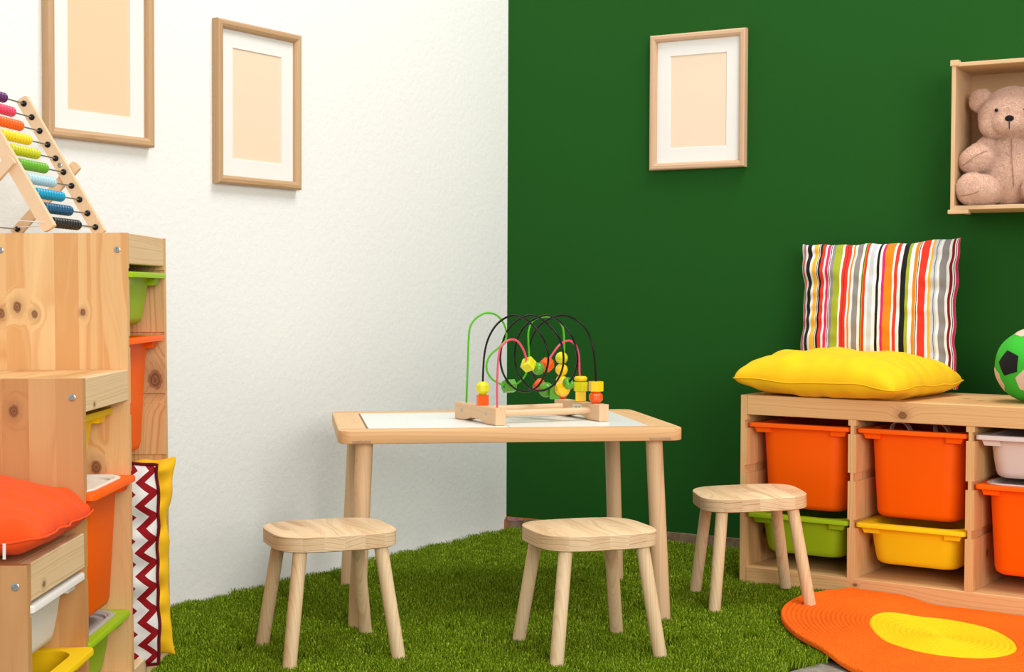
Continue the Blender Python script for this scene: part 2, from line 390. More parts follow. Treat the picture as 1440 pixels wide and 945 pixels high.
# ================================================================== BENCH (three columns)
def panel_profile(t, H, levels, left, right, g=0.0062):
    """outline (x,z) of a panel 0..t wide and H high with slots on the chosen sides"""
    up = []; 
    lv = sorted(levels)
    R_ = [(t, 0)]
    for L in lv:
        if right: R_ += [(t, L - GROOVE / 2 - 0.003), (t - g, L - GROOVE / 2 - 0.003), (t - g, L + GROOVE), (t, L + GROOVE)]
    R_.append((t, H)); L_ = [(0, H)]
    for L in reversed(lv):
        if left: L_ += [(0, L + GROOVE), (g, L + GROOVE), (g, L - GROOVE / 2 - 0.003), (0, L - GROOVE / 2 - 0.003)]
    L_.append((0, 0)); return R_ + L_
BH = 0.5264; BW = 0.943; BD = 0.44
bench = empty('storage_bench', pose(BEN[0], BEN[1], 0.0, BEN[2]))
tag(bench, 'low pine storage bench with three columns of coloured bins against the green wall', 'bench')
pit = (BW - 0.019) / 3
BLV = [0.4455, 0.322, 0.199]
panZ = wood('Z', PINE_L, PINE_D, key='p', knots=((0.14, 0.12, 0.008), (0.30, 0.3, 0.01)), stave=0.07, stave_axis='Y')
for k in range(4):
    th = 0.0185 if k in (0, 3) else 0.0215
    x0 = pit * k + 0.0095 - th / 2 if k in (1, 2) else (0 if k == 0 else BW - th)
    H = BH if k in (0, 3) else BH - 0.018; zb = 0.003 if k in (0, 3) else 0.058
    prof = [(x + x0, z + zb) for x, z in panel_profile(th, H - zb, [l - zb for l in BLV], k > 0, k < 3)]
    if k in (0, 3): poly_prism('side_panel', prof, 0.0, BD, panZ, bench, plane='XZ')
    else:
        zc = BH - 0.0533; low = [(x, min(z, zc)) for x, z in prof]; bm = bmesh.new()
        loft(bm, [[(x, 0.0005, z) for x, z in low], [(x, 0.0195, z) for x, z in low]]); loft(bm, [[(x, 0.0195, z) for x, z in prof], [(x, BD - 0.007, z) for x, z in prof]])
        fin('divider', bm, panZ, bench)
topX = wood('X', PINE_L, PINE_D, stave=0.075, stave_axis='Y', knots=((0.55, 0.22, 0.008), (0.60, 0.17, 0.007), (0.7, 0.3, 0.007)), key='t')
box('top_board', (0.0185, 0.019, BH - 0.018), (BW - 0.0185, BD, BH), topX, bench)
box('front_rail', (0.0185, 0.0, BH - 0.0530), (BW - 0.0185, 0.019, BH), wood('X', PINE_L, PINE_D, stave_axis='Z', knots=((0.452, 0.492, 0.010),), key='r', tone=0.1), bench)
box('bottom_rail', (0.0185, 0.0, 0.003), (BW - 0.0185, 0.019, 0.058), wood('X', PINE_L, PINE_D, stave_axis='Z', knots=((0.33, 0.042, 0.0045),), key='b', tone=0.15), bench)
box('bottom_board', (0.0185, 0.019, 0.038), (BW - 0.0185, BD - 0.006, 0.0578), topX, bench)
box('added_back', (0.0185, BD - 0.006, 0.058), (BW - 0.0185, BD - 0.001, BH - 0.019), pineX, bench, bev=0)  # added back, closes the open columns so that they stay dark inside
Bm = bench.matrix_world.copy()
def bin_in_bench(col, lv, depth, mat, label, pull=0.0):
    cx = 0.0095 + pit * (col + 0.5)
    M = Bm @ Matrix.Translation((cx, 0.006 - pull, BLV[lv] - 0.0045))
    return make_bin(depth, mat, label, M), M
bin_in_bench(0, 0, 0.232, ORANGE, 'deep orange bin at top left of the low bench, above the green bin')
bin_in_bench(0, 2, 0.108, GREEN, 'shallow lime green bin at bottom left of the low bench behind the right stool', 0.004)
bin_in_bench(1, 0, 0.232, ORANGE, 'deep orange bin in the middle column of the low bench with pale toys poking out')
bin_in_bench(1, 2, 0.108, YELLOW, 'shallow yellow bin in the middle column at the bottom of the low bench', 0.004)
bin_in_bench(2, 0, 0.108, PINKW, 'shallow pale lilac white bin at top right of the low bench')
_, Mo = bin_in_bench(2, 1, 0.228, ORANGE, 'deep orange bin with pale lid at right of the low bench, under the lilac bin')
make_lid(PINKW, 'pale lilac white lid on the orange bin at right of the bench', Mo)
# pale toy bands standing out of the middle orange bin
Mt = Bm @ Matrix.Translation((0.0095 + pit * 1.5, 0.0, BLV[0]))
TOYW = plastic('toy_band', (0.80, 0.46, 0.36), 0.5)
def band(name, pts, wdt, label):
    bm = bmesh.new(); P = catmull(pts, 8); rings = []
    for p in P: rings.append([Vector((p.x, p.y - wdt / 2, p.z)), Vector((p.x, p.y + wdt / 2, p.z)), Vector((p.x, p.y + wdt / 2, p.z)) + Vector((0, 0, -0.004)), Vector((p.x, p.y - wdt / 2, p.z)) + Vector((0, 0, -0.004))])
    loft(bm, rings); o = fin(name, bm, TOYW, None, True, Mt, 40); tag(o, label, 'toy', 'pale toys in the middle orange bin'); return o
band('toy_hoop', [(-0.088, 0.10, -0.16), (-0.088, 0.10, -0.05), (-0.082, 0.10, 0.008), (-0.060, 0.10, 0.023), (-0.038, 0.105, 0.010), (-0.022, 0.11, -0.05), (-0.02, 0.11, -0.16)], 0.03, 'pale curved toy band poking out at left of the middle orange bin')
band('toy_strap', [(0.035, 0.11, -0.16), (0.033, 0.11, -0.02), (0.030, 0.11, 0.022), (0.052, 0.11, 0.022), (0.070, 0.11, -0.005), (0.085, 0.11, -0.08), (0.085, 0.11, -0.16)], 0.035, 'pale folded toy strap poking out at right of the middle orange bin')

# ================================================================== STEPPED STORAGE UNIT (left)
SX, SY = -0.749, 3.2189
SH = (0.916, 0.650, 0.380)
sp = (0.943 - 0.019) / 3
# local frame: x = towards the camera (length), y = to the left/back (depth), z up ; handedness: x=-Y world, y=-X world
Ms = Matrix(((0, -1, 0, SX + 0.0085), (-1, 0, 0, SY), (0, 0, 1, 0), (0, 0, 0, 1)))
Ms = Ms  # (mirror frame; only used through sp_() below)
TILT = 0.0091
unit = empty('stepped_storage_unit', Matrix.Translation((SX + 0.008, SY, 0)) @ Matrix.Rotation(-TILT, 4, 'Y'))
tag(unit, 'tall stepped pine storage unit with three descending levels at the left wall', 'storage unit')
# unit local: X = world X (front at 0, back at -0.44), Y from 0 (far) to -0.943 (near)
UD = 0.44
ULV = [0.8345, 0.702, 0.570, 0.438, 0.306, 0.174]
k1 = dict(stave=0.047, stave_axis='X')
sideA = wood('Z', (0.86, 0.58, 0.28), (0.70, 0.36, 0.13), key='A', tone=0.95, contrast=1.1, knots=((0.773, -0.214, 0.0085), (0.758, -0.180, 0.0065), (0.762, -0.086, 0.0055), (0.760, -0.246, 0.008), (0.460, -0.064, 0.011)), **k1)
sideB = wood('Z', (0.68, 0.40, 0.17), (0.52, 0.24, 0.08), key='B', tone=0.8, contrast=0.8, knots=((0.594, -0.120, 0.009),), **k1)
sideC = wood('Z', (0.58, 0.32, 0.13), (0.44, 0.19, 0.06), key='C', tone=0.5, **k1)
inner = wood('Z', PINE_L, PINE_D, key='I', tone=0.5, knots=((0.612, -0.022, 0.016),), **k1)
def upanel(name, y_near, th, H, levels, far, near, mat):
    # slots: 'near' side faces the camera (-Y), 'far' side faces +Y
    prof = panel_profile(th, H - 0.003, [l - 0.003 for l in levels], near, far)
    bm = bmesh.new()
    loft(bm, [[(0.0, y_near + x, z + 0.003) for x, z in prof], [(-UD, y_near + x, z + 0.003) for x, z in prof]])
    return fin(name, bm, mat, unit)
upanel('side_panel', -0.019, 0.019, SH[0], ULV, False, True, inner)
pA = upanel('divider', -sp - 0.019, 0.019, SH[0], [l for l in ULV], True, False, sideA)
# the upper divider is slotted on its near side only below the middle step
pB = upanel('divider', -2 * sp - 0.019, 0.019, SH[1], [l for l in ULV if l < SH[1] - 0.07], True, False, sideB)
pC = upanel('side_panel', -3 * sp - 0.019, 0.019, SH[2], [l for l in ULV if l < SH[2] - 0.06], True, False, sideC)
for (p, yy, hh) in ((pA, -sp - 0.019, SH[0]), (pB, -2 * sp - 0.019, SH[1]), (pC, -3 * sp - 0.019, SH[2])):
    for xx in (-0.018, -0.245): screw(p, (xx, yy - 0.0002, hh - 0.033), 'Y')
def uboards(i, y0, y1):
    H = SH[i]
    yA, yB = y0 - 0.019, y1 if i == 0 else y1
    tm = wood('Y', PINE_L, PINE_D, stave=0.07, stave_axis='X', key='ut%d' % i)
    rm = wood('Y', (0.80, 0.58, 0.33), (0.64, 0.40, 0.19), stave_axis='Z', key='ur%d' % i, contrast=1.2, tone=0.2, knots=(((-0.56, 0.600, 0.0045),) if i == 1 else ((-0.86, 0.335, 0.0055),) if i == 2 else ()))
    box('top_board', (-UD, y1 , H - 0.018), (-0.021 if i < 2 else -0.03, yA, H - (0 if i < 2 else 0.004)), tm, unit)
    box('front_rail', (-0.020, y1, H - 0.060), (-0.0005, yA, H), rm, unit)
    box('bottom_board', (-UD + 0.006, y1, 0.038), (-0.02, yA, 0.0578), tm, unit)
    box('bottom_rail', (-0.020, y1, 0.003), (-0.0005, yA, 0.058), rm, unit)
    box('added_back', (-UD + 0.001, y1, 0.058), (-UD + 0.006, yA, H - 0.019), wood('Z', PINE_L, PINE_D, key='bk'), unit, bev=0)  # added here too, keeps the column dark behind its bins
uboards(0, 0.0, -sp); uboards(1, -sp, -2 * sp); uboards(2, -2 * sp, -3 * sp)
Um = unit.matrix_world.copy()
def bin_in_unit(col, lv, depth, mat, label, pull=0.0):
    cy = -0.0095 - sp * (col + 0.5)
    M = Um @ Matrix.Translation((-0.006 + pull, cy, ULV[lv] - 0.0045)) @ Matrix.Rotation(pi / 2, 4, 'Z')
    return make_bin(depth, mat, label, M), M
bin_in_unit(0, 0, 0.108, GREEN, 'shallow lime green bin at the top of the stepped unit', 0.012)
bin_in_unit(0, 1, 0.242, ORANGE, 'deep orange bin in the tallest column, just below the topmost green bin', 0.006)
bin_in_unit(1, 2, 0.108, YELLOW, 'shallow yellow bin right under the middle step of the stepped unit', -0.022)
_, Mo = bin_in_unit(1, 3, 0.242, ORANGE, 'deep orange bin with a white lid in the middle column of the stepped unit', 0.020)
make_lid(WHITE, 'white lid on the orange bin in the middle column of the stepped unit', Mo)
_, Mo = bin_in_unit(1, 5, 0.108, GREEN, 'lime green bin with a grey lid at the bottom of the stepped unit', 0.006)
make_lid(GREY, 'grey lid on the green bin at the bottom of the stepped unit', Mo)
bin_in_unit(2, 4, 0.108, WHITE, 'shallow white bin under the lowest step of the stepped unit', 0.008)
bin_in_unit(2, 5, 0.108, YELLOW, 'shallow yellow bin at the bottom of the lowest step, under the white bin', 0.022)

# ================================================================== PLAY TABLE
TX, TY, TA = -0.0361, 3.7875, 0.1476
table = empty('play_table', pose(TX, TY, 0, TA)); tag(table, "children's light pine table with white inset panels and round legs", 'table')
HL, HD, TZ = 0.412, 0.29, 0.480
tF = wood('X', (0.78, 0.47, 0.22), (0.60, 0.30, 0.11), stave_axis='Z', key='tf', tone=0.2, contrast=0.8); tE = wood('Y', FURN_L, FURN_D, stave=0.045, stave_axis='X', key='te', contrast=0.7, tone=0.3)
tb = 0.031
def half_outline(y0, y1, r, front):
    # rail spanning the full width with rounded outer corners
    pts = []; sgn = -1 if front else 1; yo = y0 if front else y1; yi = y1 if front else y0
    def arc(cx, cy, a0, a1, n=6): return [(cx + r * cos(a0 + (a1 - a0) * i / n), cy + r * sin(a0 + (a1 - a0) * i / n)) for i in range(n + 1)]
    if front: return [(-HL, yi)] + arc(-HL + r, yo + r, pi, 1.5 * pi) + arc(HL - r, yo + r, 1.5 * pi, 2 * pi) + [(HL, yi)]
    return [(HL, yi)] + arc(HL - r, yo - r, 0, pi / 2) + arc(-HL + r, yo - r, pi / 2, pi) + [(-HL, yi)]
poly_prism('long_rail', half_outline(-HD, -HD + 0.062, 0.03, True), TZ - tb, TZ, tF, table, bev=0.003, smooth=True)
poly_prism('long_rail', half_outline(HD - 0.062, HD, 0.03, False), TZ - tb, TZ, tF, table, bev=0.003, smooth=True)
for s in (-1, 1):
    a, b = sorted((s * HL, s * (HL - 0.068)))
    box('end_board', (a, -HD + 0.062, TZ - tb), (b, HD - 0.062, TZ - 0.0003), tE, table, bev=0.0012)
PAN = plastic('white_laminate', (0.80, 0.82, 0.78), 0.35, 0.4)
box('inset_panel', (-HL + 0.0728, -HD + 0.0635, TZ - 0.012), (-0.001, HD - 0.0625, TZ - 0.001), PAN, table, bev=0.0008)
box('inset_panel', (0.0012, -HD + 0.0635, TZ - 0.012), (HL - 0.0685, HD - 0.0625, TZ - 0.001), PAN, table, bev=0.0008)
box('gap_shade_board', (-HL + 0.069, -HD + 0.063, TZ - 0.02), (HL - 0.069, HD - 0.063, TZ - 0.013), GAP_SHADE, table, bev=0)  # near-black colour stands in for the shade in the gaps round the panels
fj = wood('Y', (0.50, 0.30, 0.18), (0.36, 0.19, 0.09), key='fj', contrast=1.3)
box('finger_joint', (-HL + 0.032, -HD - 0.0009, TZ - tb + 0.002), (-HL + 0.075, -HD + 0.01, TZ - tb + 0.0085), fj, table, bev=0.0004)
box('finger_joint', (HL - 0.085, -HD - 0.0009, TZ - tb + 0.002), (HL - 0.032, -HD + 0.01, TZ - tb + 0.0085), fj, table, bev=0.0004)
legm = wood('Z', (0.80, 0.55, 0.32), (0.66, 0.39, 0.19), stave_axis='X', key='leg', contrast=0.9, tone=0.35)
def leg(parent, top, bot, r, mat):
    bm = bmesh.new(); t, b = Vector(top), Vector(bot); n = 28
    d = (b - t)
    rings = []
    for f, rr in ((0.0, r), (0.5, r), (0.985, r), (0.995, r * 0.97), (1.0, r * 0.88)):
        c = t + d * f; rings.append([c + Vector((rr * cos(2 * pi * k / n), rr * sin(2 * pi * k / n), 0)) for k in range(n)])
    loft(bm, rings); return fin('leg', bm, mat, parent, True, angle=40)
for sx in (-1, 1):
    for sy in (-1, 1):
        leg(table, (sx * (HL - 0.062), sy * (HD - 0.05), TZ - tb - 0.0), (sx * (HL - 0.043), sy * (HD - 0.031), 0.006), 0.0205, legm)

# ================================================================== STOOLS
seatm = wood('Y', STOOL_L, (0.50, 0.27, 0.11), stave=0.045, stave_axis='X', key='seat', contrast=1.15, tone=0.25, ring=300)
slegm = wood('Z', STOOL_L, STOOL_D, stave_axis='X', key='sleg', contrast=0.8, tone=0.3)
SEAT_Z = 0.287
def make_stool(x, y, a, label, first=None, R=Matrix(), seed=0):
    t = empty('stool', pose(x, y, 0, a) @ R); tag(t, label, 'stool', 'stools round the play table')
    bm = bmesh.new(); W, D, th = 0.272, 0.246, 0.034
    def out(z, ins=0.0):
        pts = []
        for i in range(64):
            an = 2 * pi * i / 64; c, s = cos(an), sin(an); n = 3.6
            pts.append((abs(c) ** (2 / n) * (W / 2 - ins) * (1 if c >= 0 else -1), abs(s) ** (2 / n) * (D / 2 - ins) * (1 if s >= 0 else -1), z))
        return pts
    loft(bm, [out(SEAT_Z - th, 0.003), out(SEAT_Z - th + 0.002), out(SEAT_Z - 0.002), out(SEAT_Z, 0.003)])
    fin('seat', bm, seatm, t, True, angle=50)
    for sx in (-1, 1):
        for sy in (-1, 1):
            leg(t, (sx * 0.0895, sy * 0.0905, SEAT_Z - th), (sx * 0.1215, sy * 0.121, 0.006), 0.0152, slegm)
    return t
make_stool(-0.3993, 3.2519, 0.3985, 'small pine stool at front left, nearest the stepped storage unit')
make_stool(0.1709, 3.2742, 0.334, 'small pine stool in front of the middle of the play table')
make_stool(0.6160, 3.7917, 0.073, 'small pine stool beside the bench, one leg standing on the orange rug', R=Matrix.Translation((0, 0, 0.011)) @ Matrix.Rotation(-0.035, 4, 'Y') @ Matrix.Rotation(0.012, 4, 'X'))

# ================================================================== RUG
bl0 = Vector((BEN[0], BEN[1], 0)); bd = Vector((cos(BEN[2]), sin(BEN[2]), 0)); bn = Vector((sin(BEN[2]), -cos(BEN[2]), 0))
if bn.dot(-bl0) < 0: bn = -bn
cen_y, cen_o = Vector((0.997, 3.425, 0)), Vector((1.037, 3.349, 0))
def ell(c, a, b, ux, uy, t): return c + Vector((ux, uy, 0)) * (a * cos(t)) + Vector((-uy, ux, 0)) * (b * sin(t))
ed = (E1 - E2).normalized(); en = Vector((ed.y, -ed.x, 0))
def rug_z(p):
    d = (p - E2).dot(en)    # positive: right of the carpet edge (bare floor)
    t = min(max((d + 0.015) / 0.11, 0), 1); t = t * t * (3 - 2 * t)
    return 0.0215 * (1 - t) + 0.003 * t
def rug_mesh(name, f0, f1, mat, parent=None):
    bm = bmesh.new(); NA = 220; rows = []
    NR = 30; sub = 5
    total = int(NR * sub)
    i0, i1 = int(round(f0 * total)), int(round(f1 * total))
    def pt(f, t):
        inn = ell(cen_y, 0.209, 0.151, 0.177, -0.984, t)
        o = ell(cen_o, 0.545, 0.380, 0.286, -0.958, t)
        d = (o - bl0).dot(bn)
        if d < 0.004: o = o + bn * (0.004 - d)
        if f <= 0.4: return cen_y + (inn - cen_y) * (f / 0.4)
        return inn + (o - inn) * ((f - 0.4) / 0.6)
    for i in range(i0, i1 + 1):
        f = i / total; ring = []
        ph = (i % sub) / sub; ridge = sqrt(max(sin(pi * ph), 0)) if i % sub else 0
        for j in range(NA):
            t = 2 * pi * j / NA; p = pt(max(f, 0.004), t)
            z = rug_z(p) + 0.0045 + 0.0055 * ridge + 0.0015 * noise.noise(p * 9)
            lift = max(f - 0.9, 0) * 10
            z += lift * 0.004 * (1 + noise.noise(Vector((t * 2, 3, 0))))
            ring.append((p.x, p.y, z))
        rows.append(ring)
    rv = loft(bm, rows, False, False)
    if f0 == 0: bm.faces.new(rv[0])
    if f1 == 1:
        low = [bm.verts.new((v.co.x, v.co.y, v.co.z - 0.0075)) for v in rv[-1]]
        low2 = [bm.verts.new((v.co.x + (cen_o.x - v.co.x) * 0.5, v.co.y + (cen_o.y - v.co.y) * 0.5, v.co.z - 0.0075)) for v in rv[-1]]
        for j in range(NA):
            k = (j + 1) % NA; bm.faces.new((rv[-1][j], rv[-1][k], low[k], low[j]))
    return fin(name, bm, mat, parent, True)
def rug_mat(name, c, c2):
    N = NT(name); tc = N.n('ShaderNodeTexCoord')
    wv = N.n('ShaderNodeTexVoronoi'); wv.inputs['Scale'].default_value = 190; N.l(tc.outputs['Object'], wv.inputs['Vector'])
    nz = N.noise(tc.outputs['Object'], 14, 3)
    N.bump(wv.outputs['Distance'], 0.55, 0.002)
    return N.out(N.mix(N.math('MULTIPLY_ADD', nz, 0.5, N.math('MULTIPLY', wv.outputs['Distance'], 0.5)), c, c2), 0.85, 0.15)
rug = rug_mesh('braided_rug', 0.4, 1, rug_mat('orange_braid', (0.92, 0.17, 0.008), (0.74, 0.105, 0.004)))
tag(rug, 'oval orange braided rug with a yellow centre in front of the bench', 'rug')
yc = rug_mesh('rug_centre', 0, 0.4, rug_mat('yellow_braid', (0.95, 0.66, 0.01), (0.85, 0.52, 0.006)), rug); yc['label'] = 'yellow oval centre'

# ================================================================== CUSHIONS
def pillow_mesh(name, w, h, t, mat, seed=0, n=44, pw=2.6, bow=0.05, wr=0.006, flat=0.0, fold=0.008, parent=None, M=None, sub=1, fscale=1.0, rnd_c=0.03, ez=0.55):
    """pillow lying in its local XY plane, thickness along Z; flat>0 flattens the underside"""
    bm = bmesh.new(); uvl = bm.loops.layers.uv.new('UVMap'); grids = []
    so = Vector((seed * 3.7, seed * 1.3, 0))
    def P(u, v, side):
        x = w / 2 * u * (1 - bow * (1 - v * v) ** 0.8 * abs(u) ** 1.5); y = h / 2 * v * (1 - bow * (1 - u * u) ** 0.8 * abs(v) ** 1.5)
        e = max(0.0, (1 - abs(u) ** pw) * (1 - abs(v) ** pw)); z = t / 2 * e ** ez
        cr_ = 1 - rnd_c * (abs(u * v)) ** 6; x *= cr_; y *= cr_
        q = Vector((u * 2.1, v * 2.1, side * 2.0)) + so
        edge = max(abs(u), abs(v)); m = min(1.0, (1 - edge) * 6)
        wk = noise.noise(q * 1.3) * wr * 1.2 + noise.noise(q * 3.1) * wr * 0.7
        # folds that run in from the seams
        fo = (noise.noise(Vector((u * 7 * fscale, v * 1.4, side + 9)) + so) * max(0, abs(v) - 0.35) + noise.noise(Vector((u * 1.4, v * 7 * fscale, side + 19)) + so) * max(0, abs(u) - 0.35)) * fold * 3
        z = z + (wk + fo) * m
        zz = side * z
        if side < 0 and flat > 0: zz *= (1 - flat)
        # seam waviness
        s = (1 - m) * 0.4
        x += noise.noise(Vector((v * 4, seed, 1))) * wr * 1.0 * (abs(u) ** 4); y += noise.noise(Vector((u * 4, seed, 5))) * wr * 1.0 * (abs(v) ** 4)
        zz += noise.noise(Vector((u * 2.6, v * 2.6, seed + 7))) * wr * 1.2 * (1 - m)
        return (x, y, zz)
    for side in (1, -1):
        g = []
        for i in range(n + 1):
            row = []
            for j in range(n + 1):
                u, v = -1 + 2 * i / n, -1 + 2 * j / n
                if side == -1 and (i in (0, n) or j in (0, n)): row.append(grids[0][i][j])
                else: row.append(bm.verts.new(P(u, v, side)))
            g.append(row)
        grids.append(g)
        for i in range(n):
            for j in range(n):
                vs = [g[i][j], g[i + 1][j], g[i + 1][j + 1], g[i][j + 1]]; uv = [(i, j), (i + 1, j), (i + 1, j + 1), (i, j + 1)]
                if side < 0: vs.reverse(); uv.reverse()
                f = bm.faces.new(vs)
                for lp, (a, b) in zip(f.loops, uv): lp[uvl].uv = (a / n, b / n)
    edge = [grids[0][i][0].co.copy() for i in range(n)] + [grids[0][n][j].co.copy() for j in range(n)] + [grids[0][i][n].co.copy() for i in range(n, 0, -1)] + [grids[0][0][j].co.copy() for j in range(n, 0, -1)]
    o = fin(name, bm, mat, parent, True, M)
    md = o.modifiers.new('s', 'SUBSURF'); md.levels = 1; md.render_levels = sub
    return o, edge
def piping(edge, r, mat, parent):
    pts = edge + [edge[0], edge[1]]; bm = bmesh.new(); sweep(bm, pts, r, 8); return fin('piping', bm, mat, parent, True)

Bp = lambda s, t, z: Bm @ Vector((s, t, z))
# yellow cushion lying on the bench
YF = fabric('yellow_cloth', (0.93, 0.555, 0.008), 0.3, 1100, var=0.10)
c = Bp(0.240, 0.172, BH + 0.043)
Mx = Matrix.Translation(c) @ Matrix.Rotation(BEN[2] - 0.10, 4, 'Z') @ Matrix.Rotation(0.02, 4, 'Y')
yp, ye = pillow_mesh('seat_cushion', 0.500, 0.455, 0.158, YF, seed=2, flat=0.40, wr=0.007, fold=0.007, M=Mx, bow=0.035, rnd_c=0.06, pw=3.6, ez=0.5)
tag(yp, 'plain yellow cushion lying flat on the bench in front of the striped cushion', 'cushion')
piping(ye, 0.0016, YF, yp).name = 'seam'
# striped cushion leaning on the green wall
def stripe_material():
    N = NT('striped_cloth'); uv = N.n('ShaderNodeUVMap'); sep = N.n('ShaderNodeSeparateXYZ'); N.l(uv.outputs[0], sep.inputs[0]); x = sep.outputs[0]
    x = N.math('SUBTRACT', x, N.math('MULTIPLY', N.math('MULTIPLY', x, 4.0, clamp=True), 0.042))
    Wt = (230, 228, 222); Bk = (22, 20, 22); Rd = (226, 52, 30); Yl = (246, 178, 40); Pk = (214, 36, 98); Gy = (140, 134, 130); Lm = (158, 168, 40); Or = (246, 130, 22); LG = (196, 200, 204); DR = (130, 14, 20)
    z3 = lambda v: 1120 + v * 0.1906; z4 = lambda v: 1240 + v * 0.2539
    st = [(z3(70), LG), (z3(76), Lm), (z3(83), Wt), (z3(88), Gy), (z3(94), Rd), (z3(104), LG), (z3(112), Wt), (z3(118), Bk), (z3(146), Wt), (z3(163), Yl), (z3(188), Wt), (z3(194), Bk), (z3(196), Wt), (z3(203), Bk), (z3(218), Rd), (z3(237), Wt), (z3(253), Pk), (z3(268), Wt), (z3(275), Bk), (z3(277), Wt), (z3(285), Gy),
          (z3(303), Lm), (z3(350), Wt), (z3(363), Rd), (z3(382), DR), (z3(387), Rd), (z3(408), Wt), (z3(420), Or), (z3(437), Wt), (z3(443), Bk), (z3(445), Wt), (z3(455), Gy), (z3(492), Wt), (z3(510), Lm), (z3(516), Bk), (z3(519), Lm), (z3(523), Rd), (z3(543), Wt), (z3(558), LG), (z3(572), Bk), (z3(575), LG), (z3(592), Wt), (z3(612), Bk), (z3(632), Wt), (z3(648), Pk), (z3(668), Or),
          (z4(48), Bk), (z4(50), Or), (z4(70), Wt), (z4(74), Bk), (z4(76), Wt), (z4(80), Rd), (z4(95), Wt), (z4(101), Bk), (z4(103), Wt), (z4(111), Bk), (z4(140), Lm), (z4(157), Wt), (z4(176), Or), (z4(191), Wt), (z4(197), Bk), (z4(199), Wt), (z4(207), Rd), (z4(243), Wt), (z4(255), Yl), (z4(270), LG), (z4(286), Bk), (z4(289), LG), (z4(300), Wt), (z4(315), Gy), (z4(348), Wt), (z4(362), DR), (z4(375), Wt), (z4(380), Bk), (z4(383), Wt), (z4(388), Pk), (z4(400), Yl), (z4(412), Bk), (z4(415), Yl), (z4(436), Bk)]
    a0, a1 = 1133.5, 1351.5; st = [((p - a0) / (a1 - a0), lin(c)) for p, c in st]
    chunks = [st[i:i + 30] for i in range(0, len(st), 30)]; col = None
    for ci, ch in enumerate(chunks):
        rp = N.n('ShaderNodeValToRGB'); cr = rp.color_ramp; cr.interpolation = 'CONSTANT'
        cr.elements[0].position = 0.0; cr.elements[0].color = (*ch[0][1], 1); cr.elements[1].position = max(ch[0][0], 0.0001); cr.elements[1].color = (*ch[0][1], 1)
        for p, c in ch[1:]:
            e = cr.elements.new(min(max(p, 0), 1)); e.color = (*c, 1)
        N.l(x, rp.inputs[0])
        col = rp.outputs[0] if col is None else N.mix(N.math('GREATER_THAN', x, ch[0][0]), col, rp.outputs[0])
    tc = N.n('ShaderNodeTexCoord'); N.bump(N.noise(tc.outputs['Object'], 1000, 2), 0.2, 0.0006)
    N.b.inputs['Sheen Weight'].default_value = 0.1
    return N.out(col, 0.8, 0.2)
tl, tr = Rp(1.067, 0.948, 0.060), Rp(1.545, 0.960, 0.060)
xa = (tr - tl).normalized()
up = (RN * -0.075 + Vector((0, 0, 0.43))).normalized(); nz = xa.cross(up).normalized(); up = nz.cross(xa)
cc = Rp(1.301, 0.744, 0.118)
Mx = Matrix(((xa.x, up.x, nz.x, cc.x), (xa.y, up.y, nz.y, cc.y), (xa.z, up.z, nz.z, cc.z), (0, 0, 0, 1)))
sc, se = pillow_mesh('throw_cushion', 0.482, 0.448, 0.118, stripe_material(), seed=5, n=60, wr=0.008, fold=0.012, M=Mx, bow=0.075, sub=1)
tag(sc, 'multicoloured vertically striped cushion leaning against the green wall', 'cushion')
# red-orange cushion on the lowest step
RF = fabric('red_orange_cloth', (0.88, 0.085, 0.010), 0.3, 1100, var=0.12)
Mx = Matrix.Translation((-0.950, 2.440, SH[2] + 0.037)) @ Matrix.Rotation(0.04, 4, 'Z')
rp_, re_ = pillow_mesh('seat_cushion', 0.455, 0.36, 0.130, RF, seed=9, flat=0.42, wr=0.006, fold=0.012, M=Mx, bow=0.03, rnd_c=0.05, pw=3.4, ez=0.5)
tag(rp_, 'red orange cushion lying on the lowest step of the stepped unit', 'cushion')
piping(re_, 0.0022, RF, rp_).name = 'seam'
bmt = bmesh.new(); bm_box(bmt, (0.190, -0.192, -0.022), (0.1945, -0.190, 0.002), 0.0003, 1)
o = fin('care_tag', bmt, fabric('white_tag', (0.8, 0.74, 0.68)), rp_); o.location = (-0.019, -0.010, 0.0); o['label'] = 'small white fabric tag'
# chevron and yellow cushions standing in the tall column
def chevron_material():
    N = NT('chevron_cloth'); uv = N.n('ShaderNodeUVMap'); sep = N.n('ShaderNodeSeparateXYZ'); N.l(uv.outputs[0], sep.inputs[0]); x, y = sep.outputs[0], sep.outputs[1]
    yy = N.math('DIVIDE', N.math('MULTIPLY', y, 0.43), 0.049)
    tri = N.math('ABSOLUTE', N.math('SUBTRACT', N.math('FRACT', yy), 0.5))
    q = N.math('ADD', N.math('MULTIPLY', N.math('SUBTRACT', x, 0.93), 0.40), N.math('MULTIPLY', N.math('SUBTRACT', tri, 0.25), 0.052))
    band_ = N.math('FRACT', N.math('DIVIDE', q, 0.043))
    m = N.math('LESS_THAN', band_, 0.44)
    tc = N.n('ShaderNodeTexCoord'); N.bump(N.noise(tc.outputs['Object'], 1000, 2), 0.2, 0.0006)
    return N.out(N.mix(m, (0.74, 0.72, 0.68), (0.27, 0.006, 0.010)), 0.85, 0.15)
CW, CHH = 0.40, 0.42
def stand_matrix(cx, cy, cz, yaw=0.0, lean=0.0, roll=0.0):
    R = Matrix.Rotation(yaw, 4, 'Z') @ Matrix.Rotation(pi / 2 + lean, 4, 'X') @ Matrix.Rotation(roll, 4, 'Z')
    return Matrix.Translation((cx, cy, cz)) @ R
chv, che = pillow_mesh('throw_cushion', CW, CHH, 0.105, chevron_material(), seed=12, n=48, wr=0.006, fold=0.012, M=stand_matrix(-0.911, 3.005, 0.248, 0.0, 0.02), bow=0.03)
tag(chv, 'dark red and white chevron cushion standing beside the stepped storage unit', 'cushion')
